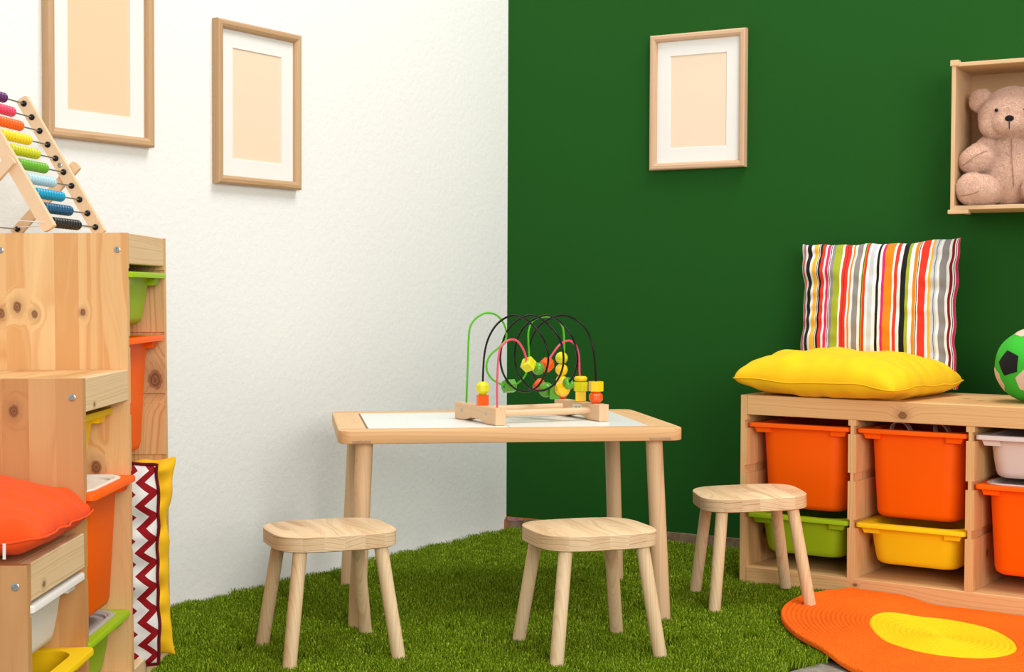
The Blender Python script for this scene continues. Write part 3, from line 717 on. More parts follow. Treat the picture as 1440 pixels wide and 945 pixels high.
piping(che, 0.0034, fabric('dark_red_piping', (0.13, 0.004, 0.008)), chv)
YF2 = fabric('mustard_yellow_cloth', (0.88, 0.50, 0.012), 0.3, 1100, var=0.12)
yv, _ = pillow_mesh('throw_cushion', 0.42, 0.435, 0.105, YF2, seed=15, n=44, wr=0.009, fold=0.02, M=stand_matrix(-0.908, 3.118, 0.245, 0.0, -0.02), bow=0.11, rnd_c=0.02)
tag(yv, 'mustard yellow cushion standing behind the chevron cushion at the stepped unit', 'cushion')

# ================================================================== PICTURE FRAMES
frm_v = wood('Z', OAK_L, OAK_D, stave_axis='X', key='fv', contrast=0.9, ring=320); frm_h = wood('X', OAK_L, OAK_D, stave_axis='Z', key='fh', contrast=0.9, ring=320)
frm_v2 = wood('Z', (0.66, 0.44, 0.28), (0.50, 0.31, 0.18), stave_axis='X', key='gv', contrast=0.8, ring=320); frm_h2 = wood('X', (0.66, 0.44, 0.28), (0.50, 0.31, 0.18), stave_axis='Z', key='gh', contrast=0.8, ring=320)
MAT_ = fabric('white_card', (0.82, 0.81, 0.77), 0.05, 400, var=0.02)
def picture(P, D, Nn, s0, z0, W, H, label, paper, vm, hm, flip):
    # local: x along the wall (left->right as seen), y into the wall, z up
    right = -D if flip else D
    org = P(s0 if not flip else s0 + W, z0, 0.0)
    M = Matrix(((right.x, -Nn.x, 0, org.x), (right.y, -Nn.y, 0, org.y), (0, 0, 1, org.z), (0, 0, 0, 1)))
    t = empty('picture_frame', M); tag(t, label, 'picture frame', 'blank pictures in pale wood frames')
    b, d = 0.022, 0.024
    prof = [(0, 0.0), (0, -d + 0.006), (0.0015, -d + 0.002), (0.005, -d), (0.013, -d), (0.019, -d + 0.003), (b, -d + 0.008), (b, 0.0)]   # (inset, y)
    def member(a, c, mat):
        # a, c = corners; build from mitred profile
        bm = bmesh.new(); rings = []
        cs = {'bl': (0, 0, 1, 1), 'br': (W, 0, -1, 1), 'tr': (W, H, -1, -1), 'tl': (0, H, 1, -1)}
        for k in (a, c):
            x, z, ix, iz = cs[k]; rings.append([(x + ix * i, y, z + iz * i) for i, y in prof])
        loft(bm, rings); return fin('frame_rail', bm, mat, t, True, angle=25)
    member('bl', 'br', hm); member('tl', 'tr', hm); member('bl', 'tl', vm); member('br', 'tr', vm)
    ww, wh = 0.190, 0.290; x0, x1 = (W - ww) / 2, (W + ww) / 2; zc = H / 2; za, zb = zc - wh / 2, zc + wh / 2
    bm = bmesh.new(); y0, y1 = -0.0085, -0.006
    outr = [(b - 0.002, b - 0.002), (W - b + 0.002, b - 0.002), (W - b + 0.002, H - b + 0.002), (b - 0.002, H - b + 0.002)]; inr = [(x0, za), (x1, za), (x1, zb), (x0, zb)]
    rings = [[(x, y1, z) for x, z in outr], [(x, y0, z) for x, z in outr], [(x, y0, z) for x, z in inr], [(x + (0.001 if x < W / 2 else -0.001), y1, z + (0.001 if z < zc else -0.001)) for x, z in inr]]
    loft(bm, rings, False, False); fin('mat_board', bm, MAT_, t)
    box('print', (b - 0.001, -0.0058, b - 0.001), (W - b + 0.001, -0.003, H - b + 0.001), paper, t, bev=0)
    return t
def paper(name, c): return fabric('paper_' + name, c, 0.03, 300, var=0.03)
picture(Lp, LD, LN, 1.608, 1.155, 0.324, 0.425, 'partly cropped wooden frame with blank peach print above the abacus', paper('peach', (0.83, 0.585, 0.375)), frm_v, frm_h, True)
picture(Lp, LD, LN, 1.066, 1.083, 0.324, 0.425, 'wooden frame with blank cream print alone in the middle of the white wall', paper('cream', (0.84, 0.66, 0.48)), frm_v, frm_h, True)
picture(Rp, RD, RN, 0.532, 1.192, 0.322, 0.425, 'pale wooden frame with blank cream print on the green wall', paper('pale_cream', (0.84, 0.67, 0.51)), frm_v2, frm_h2, False)

# ================================================================== WALL BOX AND TEDDY BEAR
org = Rp(1.5225, 1.030, 0.0)
Mb = Matrix(((RD.x, -RN.x, 0, org.x), (RD.y, -RN.y, 0, org.y), (0, 0, 1, org.z), (0, 0, 0, 1)))
wb = empty('wall_box', Mb); tag(wb, 'open light wood box shelf hung on the green wall holding a teddy bear', 'shelf')
BWd, BHt, BDp = 0.36, 0.408, 0.20; bt = 0.011
PLY_L, PLY_D = (0.74, 0.50, 0.28), (0.62, 0.38, 0.19)
bxX = wood('X', PLY_L, PLY_D, key='bx', contrast=0.6, tone=0.1, stave_axis='Y'); bxZ = wood('Z', PLY_L, PLY_D, key='bz', contrast=0.6, tone=0.1, stave_axis='Y')
box('side_board', (0, -BDp, 0.0), (bt, 0, BHt), bxZ, wb, 0.001); box('side_board', (BWd - bt, -BDp, 0.0), (BWd, 0, BHt), bxZ, wb, 0.001)
box('bottom_board', (bt, -BDp, 0.004), (BWd - bt, 0, 0.004 + bt), bxX, wb, 0.001); box('top_board', (bt, -BDp, BHt - bt - 0.003), (BWd - bt, 0, BHt - 0.003), bxX, wb, 0.001)
box('back_board', (bt, -0.008, 0.015), (BWd - bt, -0.002, BHt - 0.014), wood('X', (0.66, 0.42, 0.22), (0.56, 0.33, 0.16), key='bk2', contrast=0.5, stave_axis='Z'), wb, 0)
for (x0, x1) in ((-0.006, 0.05), (BWd - 0.05, BWd + 0.006)):
    box('corner_block', (x0, -BDp - 0.003, -0.007), (x1, -BDp + 0.02, 0.004), bxX, wb, 0.001)
for (x0, x1) in ((-0.004, 0.02), (BWd - 0.02, BWd + 0.004)):
    box('corner_block', (x0, -BDp - 0.003, BHt - 0.012), (x1, -BDp + 0.02, BHt + 0.004), bxX, wb, 0.001)

Nb = NT('teddy_plush'); tc = Nb.n('ShaderNodeTexCoord'); a = Nb.noise(tc.outputs['Object'], 22, 3); b = Nb.noise(tc.outputs['Object'], 260, 3, 0.7); c_ = Nb.noise(tc.outputs['Object'], 60, 2)
Nb.bump(Nb.math('MULTIPLY_ADD', c_, 0.8, b), 0.75, 0.004); Nb.b.inputs['Sheen Weight'].default_value = 0.5
PLUSH = Nb.out(Nb.mix(Nb.math('MULTIPLY_ADD', b, 0.4, Nb.math('MULTIPLY', a, 0.6)), (0.95, 0.70, 0.55), (0.86, 0.56, 0.41)), 0.95, 0.1)
org = Rp(1.665, 1.0458, 0.098)
Mt_ = Matrix(((RD.x, -RN.x, 0, org.x), (RD.y, -RN.y, 0, org.y), (0, 0, 1, org.z), (0, 0, 0, 1))) @ Matrix.Rotation(0.15, 4, 'Z')
bear = empty('teddy_bear', Mt_); tag(bear, 'seated pink beige plush teddy bear with black nose inside the wall box', 'teddy bear')
bm = bmesh.new()
def blob(c, r, rot=(0, 0, 0)):
    M = Matrix.Translation(c) @ Matrix.Rotation(rot[2], 4, 'Z') @ Matrix.Rotation(rot[1], 4, 'Y') @ Matrix.Rotation(rot[0], 4, 'X') @ Matrix.Diagonal((*r, 1))
    bmesh.ops.create_icosphere(bm, subdivisions=3, radius=1.0, matrix=M)
blob((0, 0.008, 0.088), (0.082, 0.068, 0.088)); blob((0, 0.008, 0.145), (0.066, 0.055, 0.056))
blob((0, -0.006, 0.245), (0.090, 0.074, 0.070)); blob((0, 0.0, 0.272), (0.072, 0.062, 0.054)); blob((-0.004, -0.058, 0.222), (0.044, 0.034, 0.030)); blob((-0.045, -0.03, 0.222), (0.040, 0.036, 0.036)); blob((0.045, -0.03, 0.222), (0.040, 0.036, 0.036))
for s in (-1, 1):
    blob((s * 0.083, 0.0, 0.292), (0.034, 0.017, 0.032), (0, 0, s * 0.3))
    blob((s * 0.066, -0.010, 0.158), (0.030, 0.030, 0.034)); blob((s * 0.082, -0.024, 0.142), (0.036, 0.032, 0.032)); blob((s * 0.090, -0.040, 0.128), (0.048, 0.036, 0.037), (0, s * 0.35, 0))
    blob((s * 0.065, -0.020, 0.045), (0.046, 0.050, 0.042)); blob((s * 0.084, -0.055, 0.042), (0.056, 0.048, 0.043), (0, 0, s * 0.5)); blob((s * 0.10, -0.062, 0.045), (0.042, 0.040, 0.044))
bd_ = fin('body', bm, PLUSH, bear, True)
rm = bd_.modifiers.new('r', 'REMESH'); rm.mode = 'VOXEL'; rm.voxel_size = 0.0042; rm.use_smooth_shade = True
sm_ = bd_.modifiers.new('s', 'SMOOTH'); sm_.factor = 0.7; sm_.iterations = 6
tx = bpy.data.textures.new('plush_lumps', 'CLOUDS'); tx.noise_scale = 0.012
dm = bd_.modifiers.new('d', 'DISPLACE'); dm.texture = tx; dm.strength = 0.0035; dm.mid_level = 0.5; dm.texture_coords = 'LOCAL'
def ball_part(name, c, r, mat, sc=(1, 1, 1), rot=0):
    bm = bmesh.new(); bmesh.ops.create_icosphere(bm, subdivisions=3, radius=r, matrix=Matrix.Translation(c) @ Matrix.Rotation(rot, 4, 'Y') @ Matrix.Diagonal((*sc, 1))); return fin(name, bm, mat, bear, True)
ball_part('eye', (-0.039, -0.0765, 0.256), 0.0048, BLACK); ball_part('eye', (0.036, -0.0765, 0.256), 0.0048, BLACK)
NOSE = fabric('black_nose', (0.012, 0.01, 0.01)); ball_part('nose', (-0.004, -0.090, 0.231), 0.012, NOSE, (1.0, 0.5, 0.72))
tube('mouth', [(-0.004, -0.0925, 0.226), (-0.004, -0.0935, 0.215), (-0.004, -0.090, 0.203)], 0.0012, NOSE, bear, 6)
SEAM = fabric('brown_seam', (0.42, 0.21, 0.14))
tube('seam', catmull([(0, -0.0425, 0.182), (0.001, -0.0555, 0.150), (0.003, -0.0625, 0.115), (0.006, -0.0625, 0.08), (0.008, -0.056, 0.048)], 6), 0.0011, SEAM, bear, 6)
tube('seam', catmull([(-0.127, -0.060, 0.108), (-0.108, -0.078, 0.121), (-0.084, -0.0785, 0.138), (-0.062, -0.066, 0.148)], 6), 0.0013, SEAM, bear, 6)
tube('seam', catmull([(-0.128, -0.098, 0.026), (-0.105, -0.106, 0.028), (-0.078, -0.102, 0.036), (-0.052, -0.083, 0.046)], 6), 0.0013, SEAM, bear, 6)

# ================================================================== PLUSH BALL
bc = Vector((1.335, 3.800, BH + 0.0945)); BR = 0.0955
GP = fabric('green_plush', (0.045, 0.50, 0.035), 0.5, 350, var=0.2); BP = fabric('black_plush', (0.010, 0.010, 0.011), 0.5, 350); WP = fabric('cream_plush', (0.72, 0.55, 0.42), 0.5, 350)
bm = bmesh.new(); bmesh.ops.create_icosphere(bm, subdivisions=5, radius=BR)
for v in bm.verts:
    v.co *= 1 + 0.02 * noise.noise(v.co * 22)
    if v.co.z < -BR * 0.985: v.co.z = -BR * 0.985
ballo = fin('plush_ball', bm, GP, None, True, Matrix.Translation(bc)); tag(ballo, 'green plush football with black and cream patches on the bench', 'ball')
vx = (bc - Vector((0, 0, CAM_H))).normalized(); rx = vx.cross(Vector((0, 0, 1))).normalized(); uy = rx.cross(vx)
def bdir(x, y, f): return (rx * x + uy * y - vx * f).normalized()
def patch(d, ang, n, mat, rot, sub=5):
    bm = bmesh.new(); a = d.orthogonal().normalized(); b = d.cross(a)
    a, b = uy - d * uy.dot(d), None; a.normalize(); b = d.cross(a)
    rings = []
    for i in range(1, sub + 1):
        rg = []
        for k in range(n * 4):
            e = k / 4; k0 = int(e); f = e - k0
            def cn(q): an = rot + 2 * pi * q / n; return Vector((cos(an), sin(an)))
            p = cn(k0) * (1 - f) + cn(k0 + 1) * f
            rr = ang * i / sub
            v = d + (a * p.x + b * p.y) * math.tan(rr)
            q = v.normalized(); rg.append(q * (BR * (1 + 0.02 * noise.noise(q * BR * 22)) + 0.0012))
        rings.append(rg)
    rv = loft(bm, rings, True, False)
    low = [bm.verts.new(v.co.normalized() * (BR * 0.975)) for v in rv[-1]]
    for j in range(len(low)):
        k = (j + 1) % len(low); bm.faces.new((rv[-1][j], rv[-1][k], low[k], low[j]))
    return fin('patch', bm, mat, ballo, True, None, 40)
for (d, ang, n, mat, rot, lb) in ((bdir(-0.66, 0.06, 0.75), 0.36, 5, BP, 0.25, 'black'), (bdir(-0.12, -0.42, 0.9), 0.36, 6, WP, 0.3, 'cream'), (bdir(-0.93, -0.42, 0.12), 0.36, 6, WP, 0.0, 'cream'), (bdir(-0.20, 0.93, 0.3), 0.33, 6, WP, 0.0, 'cream'), (bdir(0.55, 0.25, 0.8), 0.34, 5, BP, 0.0, 'black'), (bdir(0.3, -0.9, 0.3), 0.34, 5, BP, 0.0, 'black'), (bdir(0.2, 0.3, -0.9), 0.36, 5, BP, 0.0, 'black'), (bdir(0.9, -0.4, -0.2), 0.36, 6, WP, 0.0, 'cream'), (bdir(-0.6, 0.2, -0.8), 0.36, 6, WP, 0.0, 'cream')):
    o = patch(d, ang, n, mat, rot); o['label'] = lb + ' patch'

# ================================================================== ABACUS
aba = empty('abacus', Matrix.Translation((-0.878, 3.18, SH[0] + 0.007)) @ Matrix.Rotation(-0.12, 4, 'Z'))
tag(aba, 'wooden standing abacus with ten rods of coloured beads on the tallest step', 'abacus')
# local: y = -RL (near bar) .. 0 (far bar); frame leans towards -x
RL = 0.252; bw_, bt_ = 0.026, 0.013; LEN = 0.340; lean = radians(31.0)
dv = Vector((-sin(lean), 0, cos(lean))); dn = Vector((cos(lean), 0, sin(lean)))   # along the bar; frame normal
BEECH = wood('Z', (0.83, 0.60, 0.38), (0.72, 0.46, 0.26), key='ab', contrast=0.5, tone=0.1)
def bar(name, p0, d, n_, L, wd, th, side=Vector((0, 1, 0)), r=0.3):
    """flat bar from p0 along d, th along side, width along n_, rounded at both ends"""
    bm = bmesh.new(); out = []
    for k in range(9): a = -pi / 2 + pi * k / 8; out.append((L - wd / 2 * r + wd / 2 * r * cos(a), wd / 2 * sin(a)))
    for k in range(9): a = pi / 2 + pi * k / 8; out.append((wd / 2 * r + wd / 2 * r * cos(a), wd / 2 * sin(a)))
    rg = [[p0 + d * a + n_ * b + side * (s * th / 2) for a, b in out] for s in (-1, 1)]
    loft(bm, rg); return fin(name, bm, BEECH, aba, False)
basep = Vector((0.0, 0, 0.0))
for y in (0, -RL): bar('side_bar', basep + Vector((0, y, 0)), dv, dn, LEN, bw_, bt_, r=0.25)
pivot = basep + dv * 0.152
ld = Vector((-sin(radians(-42)), 0, cos(radians(-42)))).normalized()   # rear legs run down to the left
dl = Vector((-0.689, 0, -0.725)).normalized(); dln = Vector((dl.z, 0, -dl.x))
for y in (0.0165, -RL + 0.0165 - 0.033):
    p = pivot - dl * (0.03 if y > 0 else 0.012); Ls = (p.z) / (-dl.z)
    bar('rear_leg', Vector((p.x, y, p.z)), dl, dln, Ls, 0.022, 0.011, r=0.5)
foot = pivot + dl * ((pivot.z - 0.012) / -dl.z)
tube('foot_rod', [foot + Vector((0, 0.02, 0)), foot + Vector((0, -RL - 0.02, 0))], 0.0017, METAL, aba, 8)
for y in (0.0235, -RL - 0.0235, 0.007, -RL - 0.006):
    bm = bmesh.new(); bmesh.ops.create_uvsphere(bm, u_segments=14, v_segments=10, radius=0.0062, matrix=Matrix.Translation(foot + Vector((0, y, 0)))); fin('knob', bm, BLACK, aba, True)
screw(aba, tuple(basep + dv * 0.172 + Vector((0, -bt_ / 2, 0))), 'Y', 0.0055)
STR = fabric('white_cord', (0.8, 0.8, 0.78))
for y in (-0.002, -RL - 0.008):
    tube('cord', catmull([basep + dv * 0.016 + Vector((-0.0, y, 0)), Vector((-0.09, y, 0.018)), foot + Vector((0.005, y, 0.004))], 6), 0.0009, STR, aba, 6)
cols = [('purple', (0.10, 0.015, 0.13)), ('pink', (0.80, 0.055, 0.13)), ('orange', (0.93, 0.13, 0.004)), ('golden yellow', (0.93, 0.66, 0.006)), ('yellow green', (0.58, 0.60, 0.006)), ('green', (0.13, 0.42, 0.012)), ('pale blue', (0.42, 0.64, 0.72)), ('bright blue', (0.0, 0.32, 0.52)), ('dark blue', (0.004, 0.09, 0.20)), ('black', (0.008, 0.008, 0.009))]
bm = bmesh.new(); prof = [(0.0125 * max(0.32, sqrt(max(0, 1 - (abs(z)) ** 2.6))), z * 0.0066) for z in [-1, -0.92, -0.75, -0.5, -0.2, 0.2, 0.5, 0.75, 0.92, 1]]
prof = [(0.0110 * (0.36 + 0.64 * sqrt(max(0, 1 - abs(z) ** 2.2))), z * 0.0064) for z in [-1, -0.9, -0.7, -0.4, 0, 0.4, 0.7, 0.9, 1]]
lathe_bm(bm, prof, 20, Matrix.Rotation(pi / 2, 4, 'X')); bead_me = bpy.data.meshes.new('bead'); bmesh.ops.recalc_face_normals(bm, faces=bm.faces); bm.to_mesh(bead_me); bm.free()
for p in bead_me.polygons: p.use_smooth = True
for i in range(10):
    q = basep + dv * (0.018 + (9 - i) * 0.0342)
    cm_ = plastic('abacus_' + cols[i][0].replace(' ', '_'), cols[i][1], 0.28, 0.5)
    me = bead_me.copy(); me.materials.append(cm_)
    tube('rod', [q + Vector((0, 0.004, 0)), q + Vector((0, -RL - 0.004, 0))], 0.0016, plastic('rod_metal', (0.16, 0.17, 0.15), 0.3), aba, 8)
    for y in (-bt_ / 2 - 0.0005, -RL + bt_ / 2 + 0.0005):
        bm = bmesh.new(); bmesh.ops.create_uvsphere(bm, u_segments=14, v_segments=10, radius=0.0066, matrix=Matrix.Translation(q + Vector((0, y, 0)))); fin('knob', bm, BLACK, aba, True)
    y = -bt_ / 2 - 0.098
    for k in range(10):
        o = link('bead', me, None, aba, Matrix.Translation(q + Vector((0, y - k * 0.0127, 0)))); o['label'] = cols[i][0] + ' bead'

# ================================================================== BEAD MAZE
TA2 = 0.467
MB = Vector((-0.039, 3.598, 0)); e1 = Vector((cos(TA2), sin(TA2), 0)); e2 = Vector((-sin(TA2), cos(TA2), 0))
maze = empty('bead_maze', Matrix.Translation((MB.x, MB.y, TZ)) @ Matrix.Rotation(TA2, 4, 'Z'))
tag(maze, 'wooden bead maze toy with looping black, green and pink wires on the play table', 'toy')
BL, BHh, BTk = 0.238, 0.042, 0.028; SPAN = 0.318
def pix(px, py, e2v):
    """point of the plane at depth e2v (behind the toy's front) that was measured at this place in the photo"""
    a = (px - 720) / F_PX; b = (py - 472.5) / F_PX; c, s = cos(ROLL), sin(ROLL); a, b = c * a + s * b, -s * a + c * b; u = -b
    r = Vector((a, cos(TH) + u * sin(TH), -sin(TH) + u * cos(TH)))
    P0 = MB + e2 * e2v; t = (P0.dot(e2)) / r.dot(e2); P = r * t + Vector((0, 0, CAM_H))
    d = P - MB; return Vector((d.dot(e1), e2v, P.z - TZ))
mzm = wood('Y', (0.80, 0.55, 0.34), (0.66, 0.40, 0.21), key='mz', contrast=0.9, stave_axis='Z')
for x0 in (0.0, SPAN - BTk):
    # foot block: arched underside
    prof = [(0, 0), (0.055, 0), (0.075, 0.004), (0.095, 0.0085), (BL - 0.095, 0.0085), (BL - 0.075, 0.004), (BL - 0.055, 0), (BL, 0), (BL, BHh), (0, BHh)]
    poly_prism('foot_block', [(y, z) for y, z in prof], x0, x0 + BTk, mzm, maze, plane='YZ', bev=0.0012, seg=1)
for y in (0.055, 0.195):
    tube('dowel', [(BTk - 0.002, y, 0.024), (SPAN - BTk + 0.002, y, 0.024)], 0.0085, wood('X', (0.80, 0.55, 0.34), (0.66, 0.40, 0.21), key='mzd', contrast=0.6), maze, 16)
for y in (0.055, 0.195): screw(maze, (-0.0003, y, 0.024), 'X', 0.0045)
box('sticker', (SPAN - BTk - 0.0005, 0.09, 0.0235), (SPAN - BTk, 0.135, 0.036), plastic('sticker_white', (0.75, 0.73, 0.68)), maze, bev=0)
for (ya, yb, za, zb) in ((0.112, 0.124, 0.027, 0.029), (0.096, 0.100, 0.027, 0.031), (0.102, 0.107, 0.027, 0.030)):
    box('sticker_print', (SPAN - BTk - 0.0009, ya, za), (SPAN - BTk - 0.0005, yb, zb), BLACK, maze, bev=0)
gx, rx_ = BTk / 2, SPAN - BTk / 2
def leg_e2(px, x1):
    a = (px - 720) / F_PX; P = MB + e1 * x1      # column of the photo in which this wire leaves its block
    return (a * P.y - P.x) / (e2.x - a * e2.y)
GL, KL, PL_, GR_, PR_, KR = [leg_e2(p, x) for p, x in ((656, gx), (679, gx), (699.5, gx), (790, rx_), (817, rx_), (838.5, rx_))]
GW = plastic('green_wire', (0.10, 0.46, 0.02), 0.3); BWm = plastic('black_wire', (0.012, 0.009, 0.008), 0.2); PW = plastic('pink_wire', (0.80, 0.09, 0.16), 0.3)
gp = [Vector((gx, GL, BHh - 0.004))] + [pix(a, b, GL + (GR_ - GL) * (a - 656) / 134) for a, b in ((658, 510), (660, 466), (667, 450), (678, 442), (686, 440), (697, 442.5), (706, 451), (711.5, 464), (711, 478), (701, 489), (690, 499), (684.5, 511), (685, 522), (692, 533), (704, 540), (716, 543), (728, 539), (738, 529), (743, 515), (744, 500), (743, 480), (743.5, 465), (749, 452), (758, 447), (770, 445.5), (782, 448), (790, 457), (793, 472), (793, 500))] + [Vector((rx_, GR_, 0.10)), Vector((rx_, GR_, BHh - 0.004))]
bp = [Vector((gx, KL, BHh - 0.004)), Vector((gx, KL, 0.09))] + [pix(a, b, c) for a, b, c in ((681, 500, 0.135), (688, 473, 0.15), (702, 453, 0.15), (722, 443.5, 0.125), (743, 452, 0.07), (763, 475, 0.03), (771, 503, 0.02), (766, 527, 0.04), (754, 545, 0.08), (739, 550.5, 0.125), (722, 545, 0.17), (708, 526, 0.215), (703.5, 502, 0.235), (709, 475, 0.22), (722, 455, 0.18), (745, 443.5, 0.125), (766, 452, 0.07), (786, 475, 0.03), (792.5, 503, 0.02), (788, 527, 0.04), (775, 544, 0.08), (758, 549.5, 0.125), (743, 544, 0.17), (729, 525, 0.215), (723.5, 502, 0.235), (728, 475, 0.22), (742, 455, 0.18), (767, 443.5, 0.125), (787, 452, 0.07), (805, 475, 0.03), (812, 503, 0.02), (809, 522, 0.03), (801, 537, 0.05), (791, 546, 0.075), (779, 551, 0.10), (768, 549, 0.13), (757, 541, 0.165), (749, 525, 0.205), (743, 503, 0.225), (748, 475, 0.21), (762, 455, 0.17), (788, 443.5, 0.11), (812, 451, 0.07), (828, 470, 0.045), (835.5, 500, 0.035))] + [Vector((rx_, KR, 0.085)), Vector((rx_, KR, BHh - 0.004))]
pp = [Vector((gx, PL_, BHh - 0.004)), Vector((gx, PL_, 0.11))] + [pix(a, b, PL_ + (PR_ - PL_) * (a - 699) / 118) for a, b, c in ((702, 495, 0.045), (709, 483, 0.05), (719, 477.5, 0.05), (729, 481, 0.055), (737, 494, 0.06), (741, 507, 0.065), (747, 515, 0.068), (757, 518, 0.075), (766, 513, 0.08), (775, 501, 0.085), (786, 486, 0.09), (799, 479, 0.095), (809, 485, 0.1), (814, 500, 0.105), (815, 525, 0.11))] + [Vector((rx_, PR_, 0.08)), Vector((rx_, PR_, BHh - 0.004))]
for nm, P, mt in (('green_wire', gp, GW), ('black_wire', bp, BWm), ('pink_wire', pp, PW)):
    tube('wire', catmull(P, 6), 0.0027, mt, maze, 8)['label'] = nm.replace('_', ' ')
bc_ = {'lime': (0.72, 0.70, 0.012), 'yellow': (0.93, 0.60, 0.008), 'orange': (0.90, 0.11, 0.006), 'green': (0.10, 0.36, 0.02)}
def mbead(kind, p, axis, col, r=0.0155, hgt=0.026, spin=0.0):
    bm = bmesh.new(); R = Vector((0, 0, 1)).rotation_difference(Vector(axis).normalized()).to_matrix().to_4x4() @ Matrix.Rotation(spin, 4, 'Z'); M = Matrix.Translation(p) @ R
    h = hgt / 2; sm = False
    if kind == 'sphere': bmesh.ops.create_uvsphere(bm, u_segments=24, v_segments=16, radius=r, matrix=M); sm = True
    elif kind == 'disc': lathe_bm(bm, [(r * 0.45, -h), (r * 0.8, -h * 0.9), (r * 0.97, -h * 0.45), (r, 0), (r * 0.97, h * 0.45), (r * 0.8, h * 0.9), (r * 0.45, h)], 24, M); sm = True
    elif kind == 'torus':
        rings = []
        for i in range(24):
            a = 2 * pi * i / 24; rings.append([M @ Vector(((r * 0.62 + r * 0.38 * cos(b)) * cos(a), (r * 0.62 + r * 0.38 * cos(b)) * sin(a), r * 0.5 * sin(b))) for b in [2 * pi * k / 12 for k in range(12)]])
        loft(bm, rings + [rings[0]], False, False); bmesh.ops.remove_doubles(bm, verts=bm.verts, dist=1e-6); sm = True
    elif kind == 'cube':
        prof = [(r * 0.30, -h + 0.003), (r * 0.30, -h), (r * 1.22, -h), (r * 1.28, -h + 0.001), (r * 1.28, h - 0.001), (r * 1.22, h), (r * 0.30, h), (r * 0.30, h - 0.004)]; lathe_bm(bm, prof, 4, M)
    elif kind == 'hex': lathe_bm(bm, [(r * 0.28, -h + 0.003), (r * 0.28, -h), (r * 0.96, -h), (r, -h + 0.001), (r, h - 0.001), (r * 0.96, h), (r * 0.28, h), (r * 0.28, h - 0.004)], 6, M)
    elif kind == 'oct': lathe_bm(bm, [(r * 0.55, -h), (r, -h * 0.42), (r, h * 0.42), (r * 0.55, h)], 8, M)
    o = fin('bead', bm, plastic('bead_' + col, bc_[col], 0.25, 0.5), maze, sm, None, 60 if sm else None); o['label'] = col + ' ' + {'sphere': 'round', 'disc': 'flat disc', 'torus': 'ring', 'cube': 'cube', 'hex': 'hexagonal', 'oct': 'faceted'}[kind] + ' bead'
    return o
Z = (0, 0, 1)
mbead('hex', (gx, KL, BHh + 0.0133), Z, 'orange', 0.0158, 0.026, 0.35); mbead('oct', (gx, KL, BHh + 0.043), Z, 'lime', 0.017, 0.032)
mbead('hex', pix(716, 543, GL + (GR_ - GL) * 60 / 134), (1, 0, 0.05), 'green', 0.0178, 0.030, 0.2)
mbead('cube', pix(743, 512.5, PL_ + (PR_ - PL_) * 44 / 118), (0.75, 0.15, -0.65), 'lime', 0.0148, 0.024, 0.6); mbead('sphere', pix(757, 518.5, PL_ + (PR_ - PL_) * 58 / 118), Z, 'green', 0.0160); mbead('oct', pix(769, 513, PL_ + (PR_ - PL_) * 70 / 118), (0.8, 0.1, 0.6), 'orange', 0.0185, 0.034)
mbead('oct', (rx_, GR_, BHh + 0.0165), Z, 'orange', 0.017, 0.032); mbead('sphere', (rx_, GR_, BHh + 0.0475), Z, 'yellow', 0.0155)
mbead('sphere', (rx_, GR_, BHh + 0.077), Z, 'yellow', 0.0165); mbead('sphere', (rx_, GR_, BHh + 0.108), Z, 'lime', 0.0165)
mbead('cube', (rx_, PR_, BHh + 0.0135), Z, 'yellow', 0.0145, 0.0255, 0.3); mbead('hex', (rx_, PR_, BHh + 0.0385), Z, 'lime', 0.019, 0.024, 0.2); mbead('disc', (rx_, PR_, BHh + 0.0585), Z, 'yellow', 0.0172, 0.014)
mbead('oct', (rx_, KR, BHh + 0.0155), Z, 'orange', 0.018, 0.030); mbead('hex', (rx_, KR, BHh + 0.0435), Z, 'yellow', 0.019, 0.025, 0.4)
mbead('torus', pix(799.5, 539, 0.055), (0.5, -0.8, 0.55), 'green', 0.0165); mbead('oct', pix(791, 546.5, 0.075), (0.6, -0.5, 0.4), 'yellow', 0.0195, 0.036); mbead('cube', pix(780, 552, 0.10), (0.8, -0.4, 0.0), 'green', 0.0165, 0.026, 0.4)
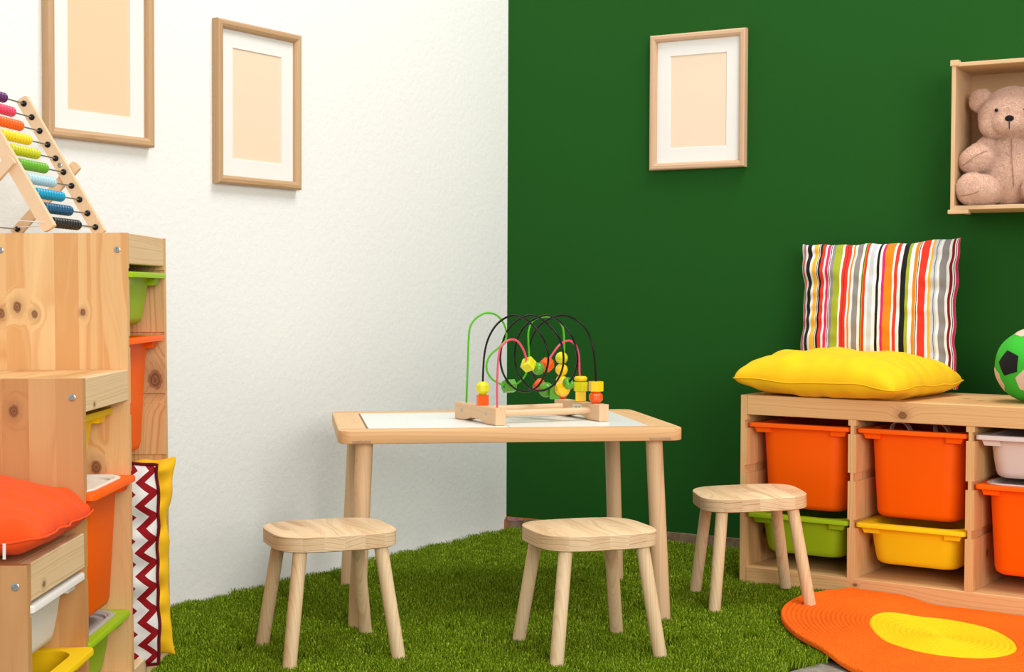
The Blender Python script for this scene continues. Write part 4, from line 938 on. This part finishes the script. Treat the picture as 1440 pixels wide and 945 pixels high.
mbead('sphere', pix(768, 548, 0.13), Z, 'green', 0.0195); mbead('disc', pix(757.5, 541, 0.165), (0.6, -0.6, -0.6), 'orange', 0.0175, 0.02)

def fuzz(o, dens, length, mat, seed=1):
    ng = bpy.data.node_groups.new('fuzz', 'GeometryNodeTree')
    ng.interface.new_socket('Geometry', in_out='INPUT', socket_type='NodeSocketGeometry'); ng.interface.new_socket('Geometry', in_out='OUTPUT', socket_type='NodeSocketGeometry')
    n = ng.nodes; L = ng.links.new; gi = n.new('NodeGroupInput'); go = n.new('NodeGroupOutput')
    cn = n.new('GeometryNodeMeshCone'); cn.inputs['Vertices'].default_value = 3; cn.inputs['Side Segments'].default_value = 1; cn.inputs['Radius Top'].default_value = 0.00005; cn.inputs['Radius Bottom'].default_value = 0.00055; cn.inputs['Depth'].default_value = length
    d = n.new('GeometryNodeDistributePointsOnFaces'); d.inputs['Density'].default_value = dens; L(gi.outputs[0], d.inputs['Mesh'])
    r = n.new('FunctionNodeRandomValue'); r.data_type = 'FLOAT_VECTOR'; r.inputs[0].default_value = (-0.9, -0.9, -3); r.inputs[1].default_value = (0.9, 0.9, 3)
    rr = n.new('FunctionNodeRotateRotation'); rr.rotation_space = 'LOCAL'
    L(d.outputs['Rotation'], rr.inputs[0]); L(r.outputs[0], rr.inputs[1])
    i = n.new('GeometryNodeInstanceOnPoints'); L(d.outputs['Points'], i.inputs['Points']); L(cn.outputs[0], i.inputs['Instance']); L(rr.outputs[0], i.inputs['Rotation'])
    sm = n.new('GeometryNodeSetMaterial'); sm.inputs['Material'].default_value = mat; L(i.outputs[0], sm.inputs['Geometry'])
    rl = n.new('GeometryNodeRealizeInstances'); L(sm.outputs[0], rl.inputs[0]); L(rl.outputs[0], go.inputs[0])
    md = o.modifiers.new('fuzz', 'NODES'); md.node_group = ng
fur = bd_.copy(); fur.name = 'fur'; COL.objects.link(fur); fur.parent = bear; fur['kind'] = 'stuff'
fuzz(fur, 300000, 0.005, PLUSH)
